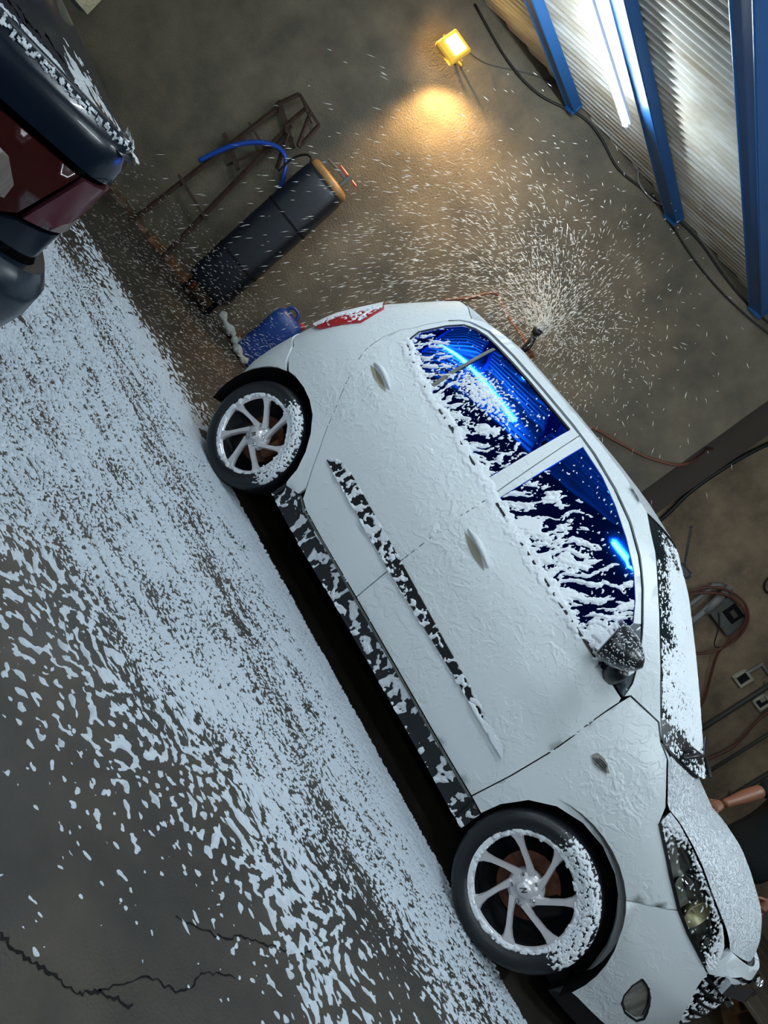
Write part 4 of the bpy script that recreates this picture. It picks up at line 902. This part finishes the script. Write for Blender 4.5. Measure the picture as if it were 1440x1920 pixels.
# rusty frame leaning on the wall
rf = thing('metal_frame', wp(-.38, 0, .15), 'rusty angle-iron frame leaning on the concrete wall behind the tank', 'frame')
def bar(*pts, r=.017, nm='bar'): return add(MB().tube([wp(*p) for p in pts], r, 4), nm, M['rust'], rf)
bar((-.60, .0, .22), (-.52, 1.52, .05), nm='leg', r=.021); bar((-.22, .0, .24), (-.36, 1.50, .05), nm='leg', r=.021)
bar((-.55, 1.54, .06), (-.20, 1.40, .10), r=.025); bar((-.64, 1.04, .10), (-.36, .95, .13), r=.025); bar((-.58, 1.25, .08), (-.34, 1.22, .10), r=.014)
bar((-.53, 1.50, .10), (-.47, 1.70, .10)); bar((-.47, 1.70, .10), (-.18, 1.67, .16)); bar((-.18, 1.67, .16), (-.16, 1.44, .16)); bar((-.36, 1.46, .12), (-.34, 1.66, .16)); bar((-.30, 1.68, .14), (-.16, 1.44, .20)); bar((-.30, 1.44, .12), (-.16, 1.20, .14)); bar((-.47, 1.70, .10), (-.20, 1.63, .26), r=.009)
bar((-.45, .9, .1), (-.25, 1.45, .12), r=.010, nm='brace'); bar((-.62, .55, .18), (-.22, .50, .20))
# blue hose
hs = thing('blue_hose', wp(-.3, .76, .2), 'thick bright blue hose curling over the rusty frame', 'hose')
add(MB().tube(curve_pts([wp(-.60, .75, .16), wp(-.565, .87, .17), wp(-.51, 1.02, .18), wp(-.43, 1.16, .18), wp(-.34, 1.26, .18), wp(-.24, 1.315, .18), wp(-.15, 1.30, .18), wp(-.07, 1.21, .18), wp(-.02, 1.10, .13), wp(.03, .95, .09), wp(.08, .8, .07), wp(.12, .6, .06)], 6), .019, 10), 'hose', M['bluehose'], hs, True)
# jerrycan
jc = wp(.83, 0, .21); jt = thing('jerrycan', jc, 'blue plastic jerrycan with red cap half hidden behind the white car tail', 'jerrycan')
MJ = Matrix.Translation(jc) @ MW.to_4x4()
add(extr([(.0, .93), (.02, 1.0), (.20, 1.0), (.22, .975), (.24, 1.0), (.46, 1.0), (.52, .93), (.555, .70)], .145, .12, MJ), 'can_body', M['bluecan'], jt, True)
add(MB().tube(curve_pts([MJ @ Vector((-.09, 0, .53)), MJ @ Vector((-.07, 0, .60)), MJ @ Vector((0, 0, .605)), MJ @ Vector((.03, 0, .55))], 5), .014, 8), 'can_handle', M['bluecan'], jt, True)
add(MB().lathe([(.001, .585), (.028, .583), (.03, .55), (.024, .54), (.022, .52)], 20, MJ @ Matrix.Translation((.095, 0, 0))), 'cap', M['redcap'], jt)
# brown pipe with hose on the wall, long brown hose to the corner
ph = thing('wall_hose', wp(1.7, 1.8, .04), 'short reddish hose running over the wall to the spraying hand', 'hose')
add(MB().tube(curve_pts([wp(1.50, 1.62, .05), wp(1.62, 1.80, .03), wp(1.70, 1.96, .03), wp(1.76, 2.0, .04), wp(1.82, 1.98, .1), wp(1.95, 1.93, .35), wp(2.08, 1.88, .8), wp(2.14, 1.84, 1.14)], 6), .011, 8), 'hose', M['redhose'], ph, True)
bh = thing('long_hose', wp(3.6, 2.2, .04), 'long thin brown hose sagging across the wall to its corner', 'hose')
add(MB().tube(curve_pts([wp(2.7, 1.5, .03), wp(3.12, 1.93, .03), wp(3.36, 2.05, .03), wp(3.65, 2.18, .03), wp(3.86, 2.33, .03), wp(3.95, 2.45, -.03), wp(4.05, 2.62, -.3), wp(4.15, 2.75, -.6), wp(4.3, 2.9, -.85)], 6), .012, 8), 'hose', M['redhose'], bh, True)
# cables along the wall top
c1 = thing('cable', wp(1.5, 3.45, .03), 'black cable running along the top of the concrete wall', 'cable')
tz = lambda a: topz(a) - .05
add(MB().tube(curve_pts([wp(a, tz(a) - s_, .02) for a, s_ in ((-.1, .02), (.37, .12), (.73, .12), (1.07, .0), (1.3, -.0), (1.57, .06), (1.82, .03), (2.1, .0), (2.44, -.02), (2.82, .02), (3.1, .03), (3.5, .0), (3.85, .02))], 6), .009, 6), 'cable', M['wire'], c1, True)
c2 = thing('cable', wp(1.9, 3.42, .03), 'thin grey cable hanging in a loop by the foot of the roof beam', 'cable')
add(MB().tube(curve_pts([wp(1.60, 3.56, .03), wp(1.63, 3.50, .03), wp(1.72, 3.43, .035), (wp(1.80, 3.40, .04)), wp(1.92, 3.41, .04), wp(2.02, 3.45, .04), wp(2.10, 3.54, .03)], 6), .007, 6), 'cable', M['pvc'], c2, True)
c3 = thing('cable', wp(2.9, 3.7, .03), 'second black cable sagging just below the roof at the wall top', 'cable')
add(MB().tube(curve_pts([wp(a, tz(a) - s_, .03) for a, s_ in ((1.9, .0), (2.2, .05), (2.5, .10), (2.85, .12), (3.2, .10), (3.6, .04))], 6), .007, 6), 'cable', M['wire'], c3, True)
# corner cables
c4 = thing('cable', wp(4.5, 2.6, -.8), 'black cable bundle down the corner beside the wall end', 'cable')
add(MB().tube(curve_pts([wp(4.58, 1.2, -.88), wp(4.56, 2.04, -.88), wp(4.50, 2.4, -.87), wp(4.49, 2.73, -.86), wp(4.52, 3.09, -.86), wp(4.60, 3.5, -.86)], 6), .022, 8), 'cable', M['wire'], c4, True)
for i, (a, r, lb) in enumerate(((6.74, .028, 'thick grey-green vertical conduit between the two switch plates'), (7.22, .016, 'thin conduit right of the lower switch plate on the brown wall'), (7.62, .026, 'conduit nearest the standing man on the brown wall'))):
    t = thing('conduit', wp(a, .0, -.84), lb, 'pipe')
    add(MB().tube([wp(a, .0, -.85), wp(a, 1.5, -.85), wp(a, 3.8, -.85)], r, 10), 'pipe', M['conduit'], t, True)
    for z in (.9, 1.9): add(MB().box(wp(a, z, -.86), (r * 3.4, r * 2.1, .02), MW, .003), 'clamp', M['greybox'], t)
# switch plates
for i, (a, z, lb) in enumerate(((6.51, 1.75, 'ivory switch plate with dark insert under the bent pipe'), (6.86, 1.76, 'ivory switch plate at the right photo edge, lower of the two'))):
    t = thing('switch_plate', wp(a, z, -.85), lb, 'switch', 'ivory switch plates')
    b = MB(); W_, H_ = .155, .165
    for s in (-1, 1): b.box(wp(a + s * (W_ / 2 - .014), z, -.86), (.028, .05, H_), MW, .004).box(wp(a, z + s * (H_ / 2 - .014), -.86), (W_, .05, .028), MW, .004)
    add(b, 'plate', M['ivory'], t); add(MB().box(wp(a, z, -.868), (W_ - .05, .03, H_ - .05), MW, .002), 'insert', M['black'], t)
    if i: add(MB().box(wp(a - .02, z + .02, -.85), (.05, .012, .06), MW, .002), 'rocker', M['beige'], t)
t = thing('bent_pipe', wp(6.55, 1.95, -.85), 'pale grey pipe bent at a right angle above the first switch plate', 'pipe')
add(MB().tube([wp(6.49, 1.83, -.86), wp(6.50, 2.0, -.86)], .016, 8).tube([wp(6.49, 1.99, -.86), wp(6.80, 1.99, -.86)], .016, 8), 'pipe', M['pvc'], t)
# meter box, pale pipes and hose coil
t = thing('meter_box', wp(5.8, 2.0, -.82), 'grey metal box on the brown wall behind the windscreen', 'box')
add(MB().box(wp(5.80, 2.01, -.84), (.36, .10, .27), MW, .008), 'box_body', M['greybox'], t)
add(MB().box(wp(5.80, 2.06, -.785), (.17, .02, .15), MW, .004), 'window_frame', M['matte'], t)
add(MB().box(wp(5.80, 2.06, -.772), (.09, .01, .05), MW, .003), 'dial', M['jamb'], t)
t = thing('downpipe', wp(5.58, 1.9, -.8), 'pair of pale grey pipes slanting up to the meter box', 'pipe')
add(MB().tube([wp(5.60, 1.2, -.80), wp(5.62, 1.75, -.80), wp(5.55, 2.20, -.80)], .035, 12), 'pipe', M['pvc'], t, True)
add(MB().tube([wp(5.45, 1.2, -.82), wp(5.47, 1.80, -.82), wp(5.44, 2.08, -.82), wp(5.5, 2.15, -.82)], .028, 12), 'pipe', M['pvc'], t, True)
add(MB().tube([wp(5.62, 1.85, -.80), wp(5.57, 2.08, -.80)], .045, 12), 'coupling', M['pvc'], t, True)
t = thing('hose_coil', wp(5.8, 1.9, -.75), 'coiled reddish-brown air hose hanging on the meter box', 'hose')
add(MB().tube(curve_pts([wp(5.20, 1.6, -.80), wp(5.33, 1.87, -.78), wp(5.42, 2.05, -.76), wp(5.55, 2.16, -.74), wp(5.75, 2.20, -.72), wp(5.92, 2.12, -.72), wp(6.02, 1.95, -.74), wp(6.03, 1.75, -.76), wp(5.98, 1.58, -.78), wp(5.85, 1.40, -.78)], 6), .014, 8), 'hose', M['redhose'], t, True)
add(MB().tube(curve_pts([wp(5.30, 1.75, -.78), wp(5.45, 2.0, -.75), wp(5.62, 2.14, -.73), wp(5.83, 2.15, -.70), wp(5.95, 2.03, -.72), wp(6.0, 1.85, -.74), wp(6.08, 1.68, -.78), wp(6.30, 1.46, -.82), wp(6.47, 1.28, -.84), wp(6.6, 1.0, -.84)], 6), .014, 8), 'hose', M['redhose'], t, True)
add(MB().tube(curve_pts([wp(5.70, 1.95, -.78), wp(5.80, 1.88, -.76), wp(5.96, 1.72, -.77), wp(6.03, 1.75, -.78)], 5), .006, 6), 'cord', M['wire'], t, True)
t = thing('cable_ring', wp(5.8, 2.52, -.86), 'black ring of cable high on the brown wall at the right edge', 'cable')
add(MB().tube([wp(5.83 + .10 * math.cos(g), 2.58 + .12 * math.sin(g), -.86) for g in np.linspace(0, 2 * PI, 25)[:-1]], .010, 6, closed=True), 'ring', M['wire'], t, True)
t = thing('long_hose', wp(7.1, 1.2, -.8), 'brown hose rising slantwise past the thin conduit to the right edge', 'hose')
add(MB().tube(curve_pts([wp(7.0, .6, -.8), wp(7.05, .95, -.8), wp(7.08, 1.25, -.8), wp(6.98, 1.6, -.8), wp(6.95, 1.85, -.8)], 6), .014, 8), 'hose', M['redhose'], t, True)
# grey boards on the ground ahead of the bonnet
for i in range(7):
    y0 = 3.3 + i * .42
    o = MB().box((5.0, y0, .30 + .004 * i), (2.6, .395, .035), Matrix.Rotation(math.radians(8), 3, 'Z'), .006).build('board', M['wood'], None)
    if i == 0: dk = thing('board_platform', (5.0, 3.3, 0), 'low platform of dirty grey boards in the bottom right corner', 'platform')
    o.parent = dk; o.matrix_parent_inverse = Matrix.Translation(-dk.location)
for sx in (-1, 1): add(MB().box((5.0 + sx * 1.0, 4.55, .14), (.10, 2.9, .28), Matrix.Rotation(math.radians(8), 3, 'Z'), .004), 'bearer', M['wood'], dk)
# cracks in the floor slab
def crack(pts, w_):
    P = curve_pts([(x, y, 0) for x, y in pts], 10); V = []; F = []
    for i, p in enumerate(P):
        d = (P[min(i + 1, len(P) - 1)] - P[max(i - 1, 0)]).normalized(); n_ = Vector((-d.y, d.x, 0)); j = n_ * random.uniform(-.006, .006); ww = w_ * random.uniform(.3, 1.2)
        V += [p + j + n_ * ww + Vector((0, 0, .0012)), p + j - n_ * ww + Vector((0, 0, .0012))]
    for i in range(len(P) - 1): F.append((2 * i, 2 * i + 1, 2 * i + 3, 2 * i + 2))
    o = link('floor_crack', mesh('floor_crack', V, F), M['matte'], fl, False)
crack([(1.90, -1.98), (1.97, -1.94), (2.03, -1.88), (2.08, -1.84), (2.10, -1.78), (2.15, -1.72)], .004)
crack([(2.09, -1.79), (2.11, -1.66), (2.17, -1.57), (2.16, -1.48), (2.20, -1.38)], .0025)
crack([(2.02, -1.50), (2.10, -1.38), (2.14, -1.26), (2.22, -1.12), (2.25, -.98)], .003)

# ------------------------------------------------------------------ people
def skin(name, J, E, m, par, sub_=2, flat=None):
    me = bpy.data.meshes.new(name); me.from_pydata([tuple(j[0]) for j in J], E, []); o = link(name, me, m, par, False)
    sk = o.modifiers.new('skin', 'SKIN'); sk.use_smooth_shade = True
    for i, j in enumerate(J):
        r = j[1] if hasattr(j[1], '__len__') else (j[1], j[1]); me.skin_vertices[0].data[i].radius = r
    me.skin_vertices[0].data[0].use_root = True
    ss = o.modifiers.new('sub', 'SUBSURF'); ss.levels = sub_; ss.render_levels = sub_; return o
def hand(par, wrist, dirv, palm_n, m, curl=.5, side=1):
    d = Vector(dirv).normalized(); n = Vector(palm_n); n = (n - d * n.dot(d)).normalized(); s = d.cross(n) * side; w_ = Vector(wrist)
    J = [(w_, (.026, .018)), (w_ + d * .045, (.036, .016)), (w_ + d * .085, (.038, .014))]; E = [(0, 1), (1, 2)]
    for k, (off, ln) in enumerate(((-.030, .070), (-.010, .078), (.011, .072), (.030, .056))):
        b0 = len(J); a = w_ + d * .080 + s * off; c = curl
        J += [(a, .0095), (a + d * ln * .45 + n * ln * .12 * c, .009), (a + (d * (.78 - .1 * c) + n * .42 * c) * ln, .008), (a + (d * (.98 - .35 * c) + n * .85 * c) * ln, .0065)]
        E += [(2, b0), (b0, b0 + 1), (b0 + 1, b0 + 2), (b0 + 2, b0 + 3)]
    b0 = len(J); a = w_ + d * .03 - s * .024
    J += [(a, .012), (a + d * .028 - s * .026 + n * .01, .0105), (a + d * .058 - s * .036 + n * .022, .008)]; E += [(1, b0), (b0, b0 + 1), (b0 + 1, b0 + 2)]
    return skin('hand', J, E, m, par)
def person(root, label, cx, cy, face, pose, lean=0.0):
    t = empty('person', (cx, cy, 0), 0, label, 'person'); TI = Matrix.Translation(-t.location)
    R_ = Matrix.Rotation(face, 3, 'Z')
    L = lambda x, y, z: Vector((cx, cy, 0)) + R_ @ Vector((x, y + lean * max(0, z - .95), z))     # local: +y forward, x right
    def fix(o): o.matrix_parent_inverse = TI; return o
    fix(skin('trousers', [(L(0, 0, .90), (.13, .12)), (L(.10, 0, .76), (.11, .11)), (L(.11, .01, .50), .10), (L(.12, 0, .12), .07), (L(-.10, 0, .76), (.11, .11)), (L(-.11, .03, .50), .10), (L(-.12, .02, .12), .07)], [(0, 1), (1, 2), (2, 3), (0, 4), (4, 5), (5, 6)], M['cloth'], t))
    ra, la = pose                                                # each: elbow, wrist in local coordinates
    def mid(p, q_, f): return tuple(p[i] + (q_[i] - p[i]) * f for i in range(3))
    shr, shl = (.19, 0, 1.42), (-.19, 0, 1.42)
    fix(skin('shirt', [(L(0, 0, .80), (.205, .16)), (L(0, 0, 1.15), (.18, .13)), (L(0, 0, 1.30), (.19, .13)), (L(0, 0, 1.43), (.10, .09)), (L(*shr), .070), (L(*mid(shr, ra[0], .9)), .062), (L(*shl), .070), (L(*mid(shl, la[0], .9)), .062)],
             [(0, 1), (1, 2), (2, 3), (2, 4), (4, 5), (2, 6), (6, 7)], M['cloth'], t))
    for (e, w_), sh_ in ((ra, shr), (la, shl)):
        fix(skin('forearm', [(L(*mid(sh_, e, .78)), .043), (L(*e), .043), (L(*mid(e, w_, .35)), .042), (L(*mid(e, w_, .8)), .029), (L(*w_), .027)], [(0, 1), (1, 2), (2, 3), (3, 4)], M['skin'], t))
        d = L(*w_) - L(*e); fix(hand(t, L(*w_), d, R_ @ Vector((0, .3, -1)) if abs(d.normalized().z) < .8 else R_ @ Vector((0, 1, 0)), M['skin'], .7, 1 if w_[0] > 0 else -1))
    fix(skin('neck', [(L(0, 0, 1.42), .06), (L(0, .012, 1.52), .055)], [(0, 1)], M['skin'], t))
    # head
    V = []; F = []; nu, nv = 28, 20; hc = L(0, .03, 1.635)
    for i in range(nv + 1):
        ph = PI * i / nv
        for k in range(nu):
            a = 2 * PI * k / nu; x = .076 * math.sin(ph) * math.cos(a); y = .098 * math.sin(ph) * math.sin(a); z = .122 * math.cos(ph)
            if z < -.02: f = 1 - .35 * ((-.02 - z) / .10) ** 1.3; x *= f; y = y * (f * .9 + .1) + (.012 if y > 0 else .0)
            if y > 0: y += .022 * math.exp(-((x / .014) ** 2) - (((z + .012) / .026) ** 2)) - .010 * (math.exp(-(((abs(x) - .032) / .016) ** 2) - (((z - .012) / .012) ** 2))) + .006 * math.exp(-((x / .024) ** 2) - (((z + .058) / .008) ** 2))
            V.append(hc + R_ @ Vector((x, y, z)))
    for i in range(nv):
        for k in range(nu): F.append((i * nu + k, (i + 1) * nu + k, (i + 1) * nu + (k + 1) % nu, i * nu + (k + 1) % nu))
    hd = fix(link('head', mesh('head', V, F), M['skin'], t, True))
    def hsub(mb, nm, m): o = mb.build(nm, m, hd, True); o.matrix_parent_inverse = Matrix.Identity(4)
    for s in (-1, 1):
        hsub(MB().lathe([(.001, .012), (.008, .009), (.012, 0), (.008, -.009), (.001, -.012)], 12, Matrix.Translation(hc + R_ @ Vector((s * .032, .078, .012)))), 'eye', M['ivory'])
        hsub(MB().lathe([(.001, .013), (.005, .011), (.006, .006)], 10, Matrix.Translation(hc + R_ @ Vector((s * .032, .080, .012))) @ (R_ @ Matrix.Rotation(-PI / 2, 3, 'X')).to_4x4()), 'pupil', M['black'])
        hsub(MB().lathe([(.001, .008), (.02, .006), (.026, 0), (.016, -.008)], 12, Matrix.Translation(hc + R_ @ Vector((s * .080, -.005, -.005))) @ (R_ @ Matrix.Rotation(s * PI / 2, 3, 'Y')).to_4x4() @ Matrix.Diagonal((1.2, .75, 1, 1))), 'ear', M['skin'])
    hsub(MB().tube([hc + R_ @ Vector((x, .094 - 6 * x * x, -.055)) for x in np.linspace(-.024, .024, 7)], .004, 6), 'mouth', M['redhose'])
    V = []; F = []
    for i in range(12):
        ph = PI * .60 * i / 11
        for k in range(nu):
            a = 2 * PI * k / nu; lim = .46 + .54 * (1 - sm(-.2, .7, math.sin(a))); p_ = ph * lim; V.append(hc + R_ @ Vector((.083 * math.sin(p_) * math.cos(a), .105 * math.sin(p_) * math.sin(a) - .004, .130 * math.cos(p_))))
    for i in range(11):
        for k in range(nu): F.append((i * nu + k, (i + 1) * nu + k, (i + 1) * nu + (k + 1) % nu, i * nu + (k + 1) % nu))
    o = link('hair', mesh('hair', V, F), M['hair'], hd, True); o.matrix_parent_inverse = Matrix.Identity(4)
    for s in (-1, 1):
        fix(skin('shoe', [(L(s * .12, -.05, .05), (.045, .045)), (L(s * .12, .06, .045), (.048, .04)), (L(s * .13, .17, .035), (.045, .03))], [(0, 1), (1, 2)], M['matte'], t))
    return t
# man at the far side of the bonnet; faces the car (-Y); his right hand (world -x side) wipes the bonnet edge
person('a', 'man in black T-shirt and dark trousers leaning over the far side of the bonnet', 3.10, 2.28, PI, (((.27, .17, 1.20), (.33, .40, 1.02)), ((-.28, .10, 1.13), (-.25, .16, .90))), lean=.12)
# worker hidden behind the roof: only the spraying hand shows above it
NZ = wp(2.12, 1.86, 1.27)
wk = person('b', 'man behind the white car, only his hand with the spray nozzle above the roof', NZ.x + .10, NZ.y + .52, PI, (((.28, .25, 1.45), (.10, .42, 1.74)), ((-.25, .10, 1.16), (-.22, .25, .95))))
wk.scale = (1, 1, 1)
t = thing('spray_nozzle', NZ, 'black spray nozzle in the hand raised above the car roof', 'nozzle')
add(MB().tube([NZ + Vector((.0, .04, -.10)), NZ + Vector((0, .02, -.02)), NZ + Vector((-.02, -.01, .05))], [.022, .026, .02], 10), 'nozzle_grip', M['black'], t, True)
add(MB().tube([NZ + Vector((-.02, -.01, .05)), NZ + Vector((-.03, -.02, .09))], [.03, .038], 12), 'nozzle_tip', M['black'], t, True)
